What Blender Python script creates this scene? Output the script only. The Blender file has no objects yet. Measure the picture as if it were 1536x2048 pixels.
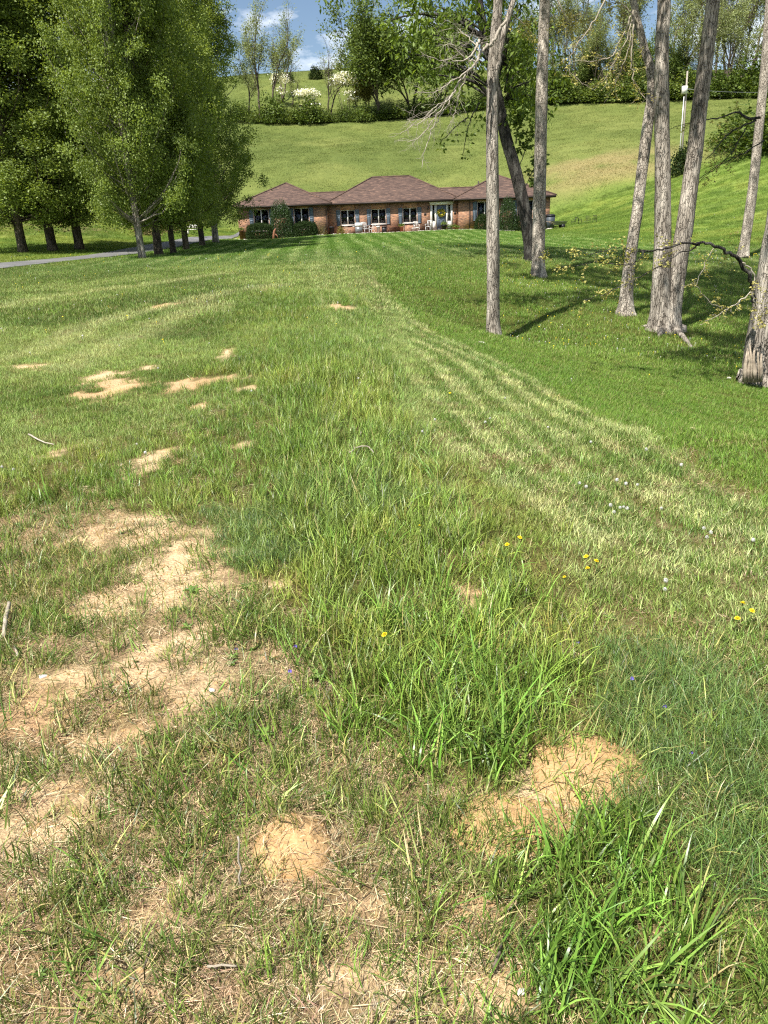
import bpy, bmesh, math, random
import numpy as np
from mathutils import Vector, Matrix, Euler

random.seed(11)
rng = np.random.default_rng(11)
SC = bpy.context.scene
COL = SC.collection
rad = math.radians

# ------------------------------------------------------------------ camera
PITCH, ROLL, FPX, EYE = 21.8, 2.05, 1500.0, 1.6        # degrees, degrees, focal length in photo pixels, metres
cam_d = bpy.data.cameras.new('camera')
cam_d.sensor_fit = 'VERTICAL'; cam_d.sensor_height = 24.0
cam_d.lens = 24.0 * FPX / 2048.0
cam_d.clip_start = 0.05; cam_d.clip_end = 3000.0
cam = bpy.data.objects.new('camera', cam_d); COL.objects.link(cam)
cam_rot = Matrix.Rotation(rad(90 - PITCH), 3, 'X') @ Matrix.Rotation(rad(-ROLL), 3, 'Z')
cam.matrix_world = Matrix.Translation((0, 0, EYE)) @ cam_rot.to_4x4()
SC.camera = cam
RM = np.array([list(r) for r in cam_rot])

# ------------------------------------------------------------------ sky, sun, exposure
SUN_EL, SUN_DIR = 57.0, (-0.60, -0.80)                  # sun behind the viewer, to the left
world = bpy.data.worlds.new('World'); SC.world = world
world.use_nodes = True
wn, wl = world.node_tree.nodes, world.node_tree.links
wn.clear()
wo = wn.new('ShaderNodeOutputWorld'); wb = wn.new('ShaderNodeBackground')
sky = wn.new('ShaderNodeTexSky'); sky.sky_type = 'NISHITA'; sky.sun_disc = False
sky.sun_elevation = rad(SUN_EL); sky.sun_rotation = math.atan2(SUN_DIR[0], SUN_DIR[1])
sky.altitude = 300; sky.air_density = 1.0; sky.dust_density = 0.6; sky.ozone_density = 1.6
wtc = wn.new('ShaderNodeTexCoord'); wmp = wn.new('ShaderNodeMapping'); wmp.inputs['Scale'].default_value = (1, 1, 2.6)
wmp.inputs['Location'].default_value = (0.35, 0.2, 0.1)
wno = wn.new('ShaderNodeTexNoise'); wno.inputs['Scale'].default_value = 4.2; wno.inputs['Detail'].default_value = 9; wno.inputs['Roughness'].default_value = 0.62
wra = wn.new('ShaderNodeValToRGB'); wra.color_ramp.elements[0].position = 0.5; wra.color_ramp.elements[1].position = 0.66
wmx = wn.new('ShaderNodeMix'); wmx.data_type = 'RGBA'; wmx.inputs['B'].default_value = (14.0, 14.3, 14.8, 1)
wl.new(wtc.outputs['Generated'], wmp.inputs['Vector']); wl.new(wmp.outputs['Vector'], wno.inputs['Vector'])
wl.new(wno.outputs['Fac'], wra.inputs['Fac']); wl.new(wra.outputs['Color'], wmx.inputs['Factor'])
wl.new(sky.outputs['Color'], wmx.inputs['A']); wl.new(wmx.outputs['Result'], wb.inputs['Color'])
wb.inputs['Strength'].default_value = 0.066
wl.new(wb.outputs['Background'], wo.inputs['Surface'])

sun_d = bpy.data.lights.new('sun', 'SUN'); sun_d.energy = 5.0; sun_d.angle = rad(0.53); sun_d.color = (1.0, 0.955, 0.88)
sun = bpy.data.objects.new('sun', sun_d); COL.objects.link(sun)
ce = math.cos(rad(SUN_EL))
sun.rotation_euler = Vector((-SUN_DIR[0] * ce, -SUN_DIR[1] * ce, -math.sin(rad(SUN_EL)))).to_track_quat('-Z', 'Y').to_euler()
sun.location = (-30, -40, 80)

SC.view_settings.view_transform = 'Standard'; SC.view_settings.look = 'None'
SC.view_settings.gamma = 1.0; SC.view_settings.use_curve_mapping = False
SC.view_settings.exposure = 0.88
SC.cycles.max_bounces = 6; SC.cycles.diffuse_bounces = 3; SC.cycles.glossy_bounces = 2; SC.cycles.transmission_bounces = 4; SC.cycles.transparent_max_bounces = 12; SC.cycles.sample_clamp_indirect = 8
SC.cycles.use_denoising = False; SC.cycles.filter_width = 1.2

# ------------------------------------------------------------------ survey helpers: photo direction -> place on the land
def ray(px, py):
    d = RM @ np.array([(px - 768.0) / FPX, (1024.0 - py) / FPX, -1.0])
    return d
def at(px, py, Y):
    d = ray(px, py); t = Y / d[1]
    return np.array([d[0] * t, Y, EYE + d[2] * t])
def atz(px, py, z=0.0):
    d = ray(px, py); t = (z - EYE) / d[2]
    return np.array([d[0] * t, d[1] * t, z])
def project(x, y, z):
    q = np.stack([x, y, z - EYE], -1) @ RM
    dep = np.maximum(-q[..., 2], 0.15)
    return 768 + FPX * q[..., 0] / dep, 1024 - FPX * q[..., 1] / dep
def depth_of(p):
    return float(-((np.array(p) - np.array([0, 0, EYE])) @ RM)[2])

# smooth value noise
_tab = np.random.default_rng(3).random((256, 256))
def vn(x, y, f=1.0, s=0):
    x = np.asarray(x) * f + s * 17.31; y = np.asarray(y) * f + s * 9.77
    xi = np.floor(x).astype(int); yi = np.floor(y).astype(int)
    u = x - xi; v = y - yi; u = u * u * (3 - 2 * u); v = v * v * (3 - 2 * v)
    a = _tab[xi & 255, yi & 255]; b = _tab[(xi + 1) & 255, yi & 255]; c = _tab[xi & 255, (yi + 1) & 255]; d = _tab[(xi + 1) & 255, (yi + 1) & 255]
    return (a * (1 - u) + b * u) * (1 - v) + (c * (1 - u) + d * u) * v
def fbm(x, y, f=1.0, s=0, o=4):
    r = 0; a = 0.5; t = 0
    for i in range(o):
        r = r + a * vn(x, y, f * 2 ** i, s + i * 3); t += a; a *= 0.55
    return r / t
def sst(e0, e1, v):
    t = np.clip((v - e0) / (e1 - e0), 0, 1); return t * t * (3 - 2 * t)

# thin plate spline through survey points
class TPS:
    def __init__(s, P, z, lam=0.0):
        s.P = np.asarray(P, float); n = len(s.P)
        K = s.k(s.P, s.P) + lam * np.eye(n)
        A = np.zeros((n + 3, n + 3)); A[:n, :n] = K; A[:n, n] = 1; A[:n, n + 1:] = s.P; A[n, :n] = 1; A[n + 1:, :n] = s.P.T
        s.w = np.linalg.solve(A, np.r_[np.asarray(z, float), 0, 0, 0])
    def k(s, A, B):
        r2 = ((A[:, None, :] - B[None]) ** 2).sum(-1)
        return 0.5 * r2 * np.log(np.maximum(r2, 1e-12))
    def __call__(s, x, y):
        x = np.asarray(x, float); sh = x.shape
        Q = np.stack([x.ravel(), np.asarray(y, float).ravel()], -1); out = np.empty(len(Q)); n = len(s.P)
        for i in range(0, len(Q), 20000):
            q = Q[i:i + 20000]; out[i:i + 20000] = s.k(q, s.P) @ s.w[:n] + s.w[n] + q @ s.w[n + 1:]
        return out.reshape(sh)

HY = 74.0                                               # distance of the house's main front wall
ctl = []
for x in (-6, -3, 0, 3):
    for y in (-8, -2, 1, 3, 5): ctl.append((x, y, 0))
for px, py in ((768, 800), (768, 700), (768, 600), (768, 550), (768, 500), (500, 800), (500, 650), (300, 700), (100, 650), (300, 580), (20, 560), (500, 560), (600, 520), (900, 500),
               (0, 534), (130, 520), (270, 502), (340, 494), (430, 479), (600, 495), (900, 488)):
    ctl.append(tuple(atz(px, py, 0)))
for x in (-13, -5, 2, 9, 17):
    for y in (66, 72, 80): ctl.append((x, y, -0.22 + 0.006 * (72 - min(y, 72)) * 3))
for px, py, Y in ((0, 420, 66), (200, 405, 72), (100, 470, 54), (-150, 480, 48), (300, 440, 68), (400, 440, 88), (250, 380, 100),
                  (600, 350, 104), (900, 345, 104), (600, 242, 155), (900, 232, 155), (500, 150, 215), (610, 143, 215), (760, 135, 215), (300, 242, 155), (900, 140, 215),
                  (1080, 470, 66), (1150, 452, 70), (1300, 440, 60), (1360, 347, 85), (1220, 345, 90), (1300, 205, 145), (1150, 215, 148), (1500, 300, 75), (1500, 196, 140), (1490, 510, 32), (1430, 470, 46),
                  (990, 687, 16), (1078, 553, 25), (1062, 521, 28), (1325, 660, 17), (1250, 630, 18.6), (1512, 766, 12), (1200, 700, 14.2), (1536, 900, 7.3), (1400, 850, 8.6),
                  (1200, 830, 7.0), (1050, 750, 9.2), (1300, 560, 26), (1200, 500, 40), (1000, 560, 24), (1150, 600, 20), (1536, 1020, 4.3), (1650, 700, 16), (1650, 560, 26), (1300, 140, 200), (1600, 140, 190)):
    ctl.append(tuple(at(px, py, Y)))
ctl += [(-30, 5, 0.2), (-30, 25, 0.3), (-60, 40, 4), (-90, 90, 14), (-100, 160, 24), (30, 0, -1.6), (30, 10, -1.8), (60, 30, 1.5), (90, 70, 10), (110, 140, 20),
        (0, -40, 0), (-60, -40, 1), (60, -40, -1), (-100, 230, 34), (0, 250, 34.5), (100, 230, 30), (0, 330, 26), (-160, 330, 26), (160, 330, 24), (-200, 100, 26), (200, 100, 24), (0, 420, 10), (-220, 420, 10), (220, 420, 10)]
ctl = np.array(ctl)
_terr = TPS(ctl[:, :2], ctl[:, 2], lam=0.6)
def ground_z(x, y):
    x = np.asarray(x, float); y = np.asarray(y, float)
    near = np.exp(-(x ** 2 + (y - 3) ** 2) / 400.0)
    z = _terr(x, y)
    z = z + near * (0.10 * (fbm(x, y, 0.35, 5, 2) - 0.5) + 0.035 * (fbm(x, y, 1.6, 8, 3) - 0.5) + 0.02 * (fbm(x, y, 6.0, 2, 2) - 0.5))
    return z
def gz(x, y): return float(ground_z(np.array([x]), np.array([y]))[0])
def ghit(px, py, tmax=300):
    d = ray(px, py); t = np.geomspace(1.0, tmax, 900)
    P = np.array([0, 0, EYE])[None] + d[None] * t[:, None]
    h = P[:, 2] - ground_z(P[:, 0], P[:, 1])
    i = np.argmax(h < 0)
    if h[i] >= 0: i = len(t) - 1
    a = t[max(i - 1, 0)]; b = t[i]; ha = h[max(i - 1, 0)]; hb = h[i]
    tt = a + (b - a) * ha / (ha - hb + 1e-9)
    p = np.array([0, 0, EYE]) + d * tt; p[2] = gz(p[0], p[1])
    return p

# ------------------------------------------------------------------ mesh helpers
def mesh_np(name, V, tris=None, quads=None, attrs=None, mats=(), smooth=False, mat_index=None):
    m = bpy.data.meshes.new(name)
    V = np.asarray(V, np.float32); m.vertices.add(len(V)); m.vertices.foreach_set('co', V.ravel())
    tris = np.zeros((0, 3), int) if tris is None else np.asarray(tris, int).reshape(-1, 3)
    quads = np.zeros((0, 4), int) if quads is None else np.asarray(quads, int).reshape(-1, 4)
    L = np.concatenate([tris.ravel(), quads.ravel()]); nt, nq = len(tris), len(quads)
    m.loops.add(len(L)); m.loops.foreach_set('vertex_index', L.astype(np.int32))
    m.polygons.add(nt + nq)
    ls = np.concatenate([np.arange(nt) * 3, nt * 3 + np.arange(nq) * 4]).astype(np.int32)
    m.polygons.foreach_set('loop_start', ls)
    if smooth: m.polygons.foreach_set('use_smooth', np.ones(nt + nq, bool))
    if mat_index is not None: m.polygons.foreach_set('material_index', np.asarray(mat_index, np.int32))
    for k, v in (attrs or {}).items():
        v = np.asarray(v, np.float32)
        if v.ndim == 1:
            a = m.attributes.new(k, 'FLOAT', 'POINT'); a.data.foreach_set('value', v)
        elif v.shape[1] == 3:
            a = m.attributes.new(k, 'FLOAT_VECTOR', 'POINT'); a.data.foreach_set('vector', v.ravel())
        else:
            a = m.attributes.new(k, 'FLOAT_COLOR', 'POINT'); a.data.foreach_set('color', v.ravel())
    for mt in mats: m.materials.append(mt)
    m.update(calc_edges=True)
    return m
def link(name, data, parent=None, loc=None):
    o = bpy.data.objects.new(name, data); COL.objects.link(o)
    if parent is not None: o.parent = parent
    if loc is not None: o.location = loc
    return o
def tag(o, label=None, cat=None, group=None, kind=None):
    if label: o['label'] = label
    if cat: o['category'] = cat
    if group: o['group'] = group
    if kind: o['kind'] = kind
    return o
def thing(name, label, cat, loc=(0, 0, 0), rz=0.0, group=None):
    o = link(name, None, None, loc); o.rotation_euler = (0, 0, rz); o.empty_display_size = 0.2
    return tag(o, label, cat, group)
class MB:                                               # collects boxes, tubes, lathes into one mesh
    def __init__(s): s.V = []; s.T = []; s.Q = []; s.n = 0
    def add(s, V, T=None, Q=None):
        V = np.asarray(V, float).reshape(-1, 3)
        if T is not None and len(T): s.T.append(np.asarray(T, int).reshape(-1, 3) + s.n)
        if Q is not None and len(Q): s.Q.append(np.asarray(Q, int).reshape(-1, 4) + s.n)
        s.V.append(V); s.n += len(V); return s
    def box(s, x0, x1, y0, y1, z0, z1, M=None):
        V = np.array([(x, y, z) for z in (z0, z1) for y in (y0, y1) for x in (x0, x1)], float)
        if M is not None: V = V @ np.array(M)[:3, :3].T + np.array(M)[:3, 3]
        return s.add(V, Q=[(0, 2, 3, 1), (4, 5, 7, 6), (0, 1, 5, 4), (2, 6, 7, 3), (0, 4, 6, 2), (1, 3, 7, 5)])
    def tube(s, pts, r, k=6, cap=True):
        pts = np.asarray(pts, float); n = len(pts); r = np.broadcast_to(np.asarray(r, float), (n,))
        t = np.gradient(pts, axis=0); t /= np.linalg.norm(t, axis=1)[:, None] + 1e-9
        ref = np.array([0.0, 0, 1]) if abs(t[0][2]) < 0.9 else np.array([1.0, 0, 0])
        u = np.cross(t[0], ref); u /= np.linalg.norm(u); U = [u]
        for i in range(1, n):
            u = U[-1] - t[i] * (U[-1] @ t[i]); u /= np.linalg.norm(u) + 1e-9; U.append(u)
        U = np.array(U); W = np.cross(t, U)
        a = np.arange(k) * 2 * math.pi / k
        V = pts[:, None, :] + r[:, None, None] * (U[:, None, :] * np.cos(a)[None, :, None] + W[:, None, :] * np.sin(a)[None, :, None])
        i = np.arange(n - 1)[:, None] * k; j = np.arange(k)[None]; j2 = (j + 1) % k
        Q = np.stack([i + j, i + j2, i + k + j2, i + k + j], -1).reshape(-1, 4)
        T = []
        if cap and k > 2:
            for c in range(1, k - 1): T.append((0, c + 1, c)); T.append(((n - 1) * k, (n - 1) * k + c, (n - 1) * k + c + 1))
        return s.add(V.reshape(-1, 3), T, Q)
    def lathe(s, prof, k=14, c=(0, 0, 0)):
        n = len(prof); a = np.arange(k) * 2 * math.pi / k
        V = np.array([[(c[0] + r * math.cos(t), c[1] + r * math.sin(t), c[2] + z) for t in a] for r, z in prof]).reshape(-1, 3)
        Q = [(i * k + j, i * k + (j + 1) % k, (i + 1) * k + (j + 1) % k, (i + 1) * k + j) for i in range(n - 1) for j in range(k)]
        T = [(0, j + 1, j) for j in range(1, k - 1)] + [((n - 1) * k, (n - 1) * k + j, (n - 1) * k + j + 1) for j in range(1, k - 1)]
        return s.add(V, [(a_, c_, b_) for a_, b_, c_ in T] if False else T, Q)
    def build(s, name, mat, parent=None, loc=None, smooth=False, attrs=None):
        m = mesh_np(name, np.concatenate(s.V), np.concatenate(s.T) if s.T else None, np.concatenate(s.Q) if s.Q else None, attrs, [mat], smooth)
        return link(name, m, parent, loc)

# ------------------------------------------------------------------ materials
def new_mat(name):
    m = bpy.data.materials.new(name); m.use_nodes = True
    nt = m.node_tree; return m, nt.nodes, nt.links, nt.nodes['Principled BSDF']
def noise_node(N, L, scale, detail=5, coord=None, stretch=None, rough=0.6):
    n = N.new('ShaderNodeTexNoise'); n.inputs['Scale'].default_value = scale; n.inputs['Detail'].default_value = detail; n.inputs['Roughness'].default_value = rough
    if coord is None:
        tc = N.new('ShaderNodeTexCoord'); coord = tc.outputs['Object']
    if stretch:
        mp = N.new('ShaderNodeMapping'); mp.inputs['Scale'].default_value = stretch; L.new(coord, mp.inputs['Vector']); coord = mp.outputs['Vector']
    L.new(coord, n.inputs['Vector']); return n
def ramp_node(N, L, src, stops):
    r = N.new('ShaderNodeValToRGB'); e = r.color_ramp.elements
    while len(e) < len(stops): e.new(0.5)
    for i, (p, c) in enumerate(stops): e[i].position = p; e[i].color = (*c, 1) if len(c) == 3 else c
    L.new(src, r.inputs['Fac']); return r
def mixc(N, L, a, b, f, mode='MIX'):
    m = N.new('ShaderNodeMix'); m.data_type = 'RGBA'; m.blend_type = mode
    for sock, v in (('A', a), ('B', b), ('Factor', f)):
        if isinstance(v, (int, float)): m.inputs[sock].default_value = v if sock == 'Factor' else (v, v, v, 1)
        elif isinstance(v, tuple): m.inputs[sock].default_value = (*v, 1)
        else: L.new(v, m.inputs[sock])
    return m.outputs['Result']
def bump(N, L, P, h, strength=0.5, dist=0.02):
    b = N.new('ShaderNodeBump'); b.inputs['Strength'].default_value = strength; b.inputs['Distance'].default_value = dist
    L.new(h, b.inputs['Height']); L.new(b.outputs['Normal'], P.inputs['Normal'])
def mat_simple(name, c1, c2=None, scale=8, rough=0.7, bmp=0.2, spec=0.3, metal=0.0, bdist=0.01):
    m, N, L, P = new_mat(name)
    c2 = c2 or tuple(v * 0.75 for v in c1)
    n = noise_node(N, L, scale, 6)
    r = ramp_node(N, L, n.outputs['Fac'], [(0.3, c2), (0.7, c1)])
    L.new(r.outputs['Color'], P.inputs['Base Color']); P.inputs['Roughness'].default_value = rough
    P.inputs['Specular IOR Level'].default_value = spec; P.inputs['Metallic'].default_value = metal
    if bmp: bump(N, L, P, n.outputs['Fac'], bmp, bdist)
    return m
def leafy(name, rough=0.5, spec=0.3, transl=0.3, instancer=True, cols=None, dead=None, vr=(.62, 1.4)):
    """two-sided leaf or blade: colour from the plant it stands in, varied leaf by leaf"""
    m, N, L, P = new_mat(name)
    vc = N.new('ShaderNodeAttribute'); vc.attribute_name = 'vc'
    if instancer:
        t = N.new('ShaderNodeAttribute'); t.attribute_type = 'INSTANCER'; t.attribute_name = 'tint'; base = t.outputs['Color']
    else:
        oi = N.new('ShaderNodeObjectInfo')
        base = mixc(N, L, cols[0], cols[1], vc.outputs['Fac'])
        if len(cols) > 2: base = mixc(N, L, base, cols[2], oi.outputs['Random'])
    mr = N.new('ShaderNodeMapRange'); mr.inputs['To Min'].default_value = vr[0]; mr.inputs['To Max'].default_value = vr[1]
    L.new(vc.outputs['Fac'], mr.inputs['Value'])
    col = mixc(N, L, base, mr.outputs['Result'], 1.0, 'MULTIPLY')
    if dead:
        gt = N.new('ShaderNodeMath'); gt.operation = 'GREATER_THAN'; gt.inputs[1].default_value = dead[0]; L.new(vc.outputs['Fac'], gt.inputs[0])
        mu = N.new('ShaderNodeMath'); mu.operation = 'MULTIPLY'; mu.inputs[1].default_value = dead[2]; L.new(gt.outputs[0], mu.inputs[0])
        col = mixc(N, L, col, dead[1], mu.outputs[0])
    L.new(col, P.inputs['Base Color']); P.inputs['Roughness'].default_value = rough; P.inputs['Specular IOR Level'].default_value = spec
    tr = N.new('ShaderNodeBsdfTranslucent'); mx = N.new('ShaderNodeMixShader'); mx.inputs['Fac'].default_value = transl
    tc = mixc(N, L, col, (1.1, 1.05, 0.45), 1.0, 'MULTIPLY'); L.new(tc, tr.inputs['Color'])
    L.new(P.outputs['BSDF'], mx.inputs[1]); L.new(tr.outputs['BSDF'], mx.inputs[2])
    L.new(mx.outputs['Shader'], N['Material Output'].inputs['Surface'])
    return m
def bark_mat(name, light, dark, scale=5.0, ridg=(7, 7, 1.1), patch=None, strength=0.9):
    m, N, L, P = new_mat(name)
    tc = N.new('ShaderNodeTexCoord')
    n1 = noise_node(N, L, scale, 8, tc.outputs['Object'], ridg, 0.7)
    vo = N.new('ShaderNodeTexVoronoi'); vo.feature = 'DISTANCE_TO_EDGE'; vo.inputs['Scale'].default_value = scale * 1.1
    mp = N.new('ShaderNodeMapping'); mp.inputs['Scale'].default_value = (ridg[0] * 0.8, ridg[1] * 0.8, ridg[2] * 0.9); L.new(tc.outputs['Object'], mp.inputs['Vector'])
    dz = noise_node(N, L, 9, 3, tc.outputs['Object'])
    av = N.new('ShaderNodeVectorMath'); av.operation = 'MULTIPLY_ADD'; av.inputs[1].default_value = (0.35, 0.35, 0.35)
    L.new(dz.outputs['Color'], av.inputs[0]); L.new(mp.outputs['Vector'], av.inputs[2]); L.new(av.outputs[0], vo.inputs['Vector'])
    cr = ramp_node(N, L, vo.outputs['Distance'], [(0.0, (0, 0, 0)), (0.12, (1, 1, 1))])
    r = ramp_node(N, L, n1.outputs['Fac'], [(0.28, dark), (0.5, tuple((a + b) / 2 for a, b in zip(light, dark))), (0.72, light)])
    c = mixc(N, L, tuple(v * 0.45 for v in dark), r.outputs['Color'], cr.outputs['Color'])
    n2 = noise_node(N, L, 6.0, 6, tc.outputs['Object'], (1, 1, .35), .7)
    pr = ramp_node(N, L, n2.outputs['Fac'], [(0.48, (0, 0, 0)), (0.62, (1, 1, 1))])
    c = mixc(N, L, c, patch or tuple(min(1, v * 1.4) for v in light), mixc(N, L, (0, 0, 0), pr.outputs['Color'], 0.6))
    n4 = noise_node(N, L, 3.1, 5, tc.outputs['Object'], (1, 1, .3), .7)
    dr = ramp_node(N, L, n4.outputs['Fac'], [(0.34, (.6, .6, .6)), (0.56, (1.08, 1.08, 1.08))])
    c = mixc(N, L, c, dr.outputs['Color'], 1.0, 'MULTIPLY')
    L.new(c, P.inputs['Base Color']); P.inputs['Roughness'].default_value = 0.9; P.inputs['Specular IOR Level'].default_value = 0.15
    h = mixc(N, L, n1.outputs['Fac'], cr.outputs['Color'], 0.5)
    bump(N, L, P, h, strength, 0.03)
    return m

# ================================================================== THE LAND
def inpoly(px, py, poly):
    poly = np.asarray(poly, float); r = np.zeros(px.shape, bool); n = len(poly)
    for i in range(n):
        x0, y0 = poly[i]; x1, y1 = poly[(i + 1) % n]
        c = ((y0 > py) != (y1 > py)) & (px < (x1 - x0) * (py - y0) / (y1 - y0 + 1e-9) + x0)
        r ^= c
    return r
def ground_poly(pts): return np.array([ghit(*p)[:2] for p in pts])
def polydist(x, y, P):
    best = np.full(x.shape, 1e9)
    for (a, b) in zip(P[:-1], P[1:]):
        d = b - a; t = np.clip(((x - a[0]) * d[0] + (y - a[1]) * d[1]) / (d @ d), 0, 1)
        best = np.minimum(best, np.hypot(x - a[0] - t * d[0], y - a[1] - t * d[1]))
    return best
# bare earth surveyed as (direction of the centre, half-extent) -> ellipses on the land
BARE = [(262, 1062, 110, 34), (350, 1105, 80, 48), (372, 1155, 70, 52), (235, 1205, 78, 30), (392, 1285, 72, 42), (300, 1335, 125, 62), (385, 1395, 62, 52), (100, 1375, 95, 42), (50, 1440, 85, 42),
        (205, 1480, 75, 32), (560, 1168, 42, 13), (625, 1265, 28, 34), (535, 1312, 62, 20), (222, 778, 62, 18), (212, 755, 34, 11), (378, 775, 42, 15), (432, 763, 52, 8), (485, 782, 36, 8), (456, 708, 13, 16), (345, 838, 24, 6),
        (402, 812, 17, 10), (118, 900, 30, 10), (55, 735, 40, 6), (325, 622, 20, 4), (300, 738, 14, 5), (480, 890, 26, 7), (290, 930, 34, 22), (945, 1180, 38, 42), (1008, 1195, 22, 10), (1000, 1310, 28, 34), (1215, 1332, 18, 11), (1160, 1295, 14, 9),
        (1165, 1530, 140, 74), (1010, 1640, 135, 60), (960, 1715, 70, 50), (585, 1705, 85, 52), (392, 1745, 24, 40), (300, 1860, 76, 30), (275, 1965, 95, 42), (945, 1830, 62, 42), (520, 1600, 45, 15), (1410, 1460, 20, 12), (1360, 1700, 30, 40),
        (100, 1600, 110, 40), (60, 1680, 80, 40), (650, 1960, 140, 50), (760, 1820, 100, 40), (1000, 1990, 90, 40), (870, 1130, 18, 22), (770, 1050, 16, 14), (1480, 1830, 30, 22), (1330, 1860, 26, 20), (690, 620, 40, 5), (540, 595, 16, 8)]
BELL = []
for cx, cy, rx, ry in BARE:
    c = atz(cx, cy); ax = abs(atz(cx + rx, cy)[0] - atz(cx - rx, cy)[0]) / 2; ay = abs(atz(cx, cy - ry)[1] - atz(cx, cy + ry)[1]) / 2
    k_ = 1.1 if cy < 1000 else 1.0
    BELL.append((c[0], c[1], ax * k_, ay * k_))
def toground(poly): return [tuple(atz(*p)[:2]) for p in poly]
SPARSE = toground([(-500, 1030), (200, 1020), (430, 1030), (520, 1130), (640, 1280), (700, 1450), (860, 1560), (980, 1750), (1080, 2048), (1090, 2300), (-900, 2300)])
TALL = toground([(480, 600), (730, 575), (770, 720), (860, 900), (1010, 1100), (1190, 1290), (1120, 1490), (880, 1560), (700, 1470), (640, 1280), (520, 1120), (430, 1030), (250, 1020), (-100, 1040), (-100, 940), (330, 870), (430, 690)])
WIDE = [(950, 1430, 150, 100), (1170, 1735, 190, 120), (1300, 1935, 290, 150), (840, 1310, 150, 80)]
LUSH = [(540, 1470, 190, 110), (430, 1600, 150, 90), (740, 1590, 150, 80), (190, 1790, 110, 140), (60, 1560, 120, 50), (560, 1200, 90, 110), (120, 1180, 130, 90), (860, 1760, 60, 80)]
FINE = [(1420, 1500, 240, 190), (1290, 1350, 170, 70), (1480, 1720, 140, 120), (600, 1055, 150, 50), (540, 1110, 110, 40), (650, 1000, 200, 60)]
def ells(L):
    out = []
    for cx, cy, rx, ry in L:
        c = atz(cx, cy); out.append((c[0], c[1], abs(atz(cx + rx, cy)[0] - atz(cx - rx, cy)[0]) / 2, abs(atz(cx, cy - ry)[1] - atz(cx, cy + ry)[1]) / 2))
    return out
WIDE, FINE, LUSH = ells(WIDE), ells(FINE), ells(LUSH)
def ellmask(x, y, L, warp):
    r = np.zeros(np.shape(x))
    for cx, cy, ax, ay in L:
        d = np.sqrt(((x - cx) / ax) ** 2 + ((y - cy) / ay) ** 2) + warp
        r = np.maximum(r, sst(1.02, 0.70, d))
    return r
# mowing bands that curve over the slope
L1 = ground_poly([(690, 660), (760, 745), (860, 850), (1000, 955), (1150, 1050), (1320, 1120), (1536, 1190)])
L2 = ground_poly([(770, 590), (800, 625), (900, 685), (1050, 755), (1200, 845), (1400, 955), (1536, 1030)])
_band = TPS(np.concatenate([L1, L2]), np.r_[np.zeros(len(L1)), np.ones(len(L2))], lam=0.02)
TRACKS = [ground_poly([(-200, 790), (0, 722), (75, 704), (175, 656), (250, 632), (400, 600), (560, 572)]), ground_poly([(120, 740), (200, 702), (300, 656), (350, 636), (430, 612)]), ground_poly([(-200, 655), (0, 615), (250, 575), (450, 548)])]
DRIVE_N = ground_poly([(-420, 580), (-200, 556), (0, 540), (65, 531), (140, 523), (202, 517), (277, 509), (325, 500), (368, 492), (423, 481), (477, 473)])
DRIVE_F = ground_poly([(-420, 556), (-200, 540), (0, 528), (98, 520), (179, 512), (228, 503), (293, 490), (342, 484), (407, 474), (479, 463)])
DRIVE = np.concatenate([DRIVE_N, DRIVE_F[::-1]])

def zones(x, y):
    near = sst(22, 14, y)
    w = fbm(x, y, 2.6, 1, 4) - 0.5; w2 = fbm(x, y, 1.1, 12, 3) - 0.5; wf = fbm(x, y, 9.0, 4, 3) - 0.5
    z = {}
    z['bare'] = ellmask(x, y, BELL, w * 1.1 + wf * 1.7) * near * np.maximum(sst(.30, .46, fbm(x, y, 22, 14, 3)), sst(4.5, 6, y))
    xs = x + w2 * 0.5 + wf * 0.3; ys = y + w * 0.6 + wf * .3
    z['sparse'] = inpoly(xs, ys, SPARSE) * 1.0
    z['tall'] = inpoly(xs, ys, TALL) * (1 - z['sparse'])
    z['wide'] = ellmask(x, y, WIDE, w * 0.9 + wf * 0.6)
    z['fine'] = ellmask(x, y, FINE, w * 1.5 + wf * .8)
    z['lush'] = ellmask(x, y, LUSH, w * 1.3 + wf * 1.2)
    s = _band(x, y); z['s'] = s
    z['mown'] = 1 - np.maximum(z['tall'], z['sparse'])
    return z
def mixa(a, b, f): return a * (1 - f[..., None]) + np.asarray(b) * f[..., None]
G_MID, G_YEL, G_DRK, G_PALE = np.array([.155, .238, .040]), np.array([.26, .31, .068]), np.array([.084, .142, .030]), np.array([.50, .54, .23])
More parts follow.
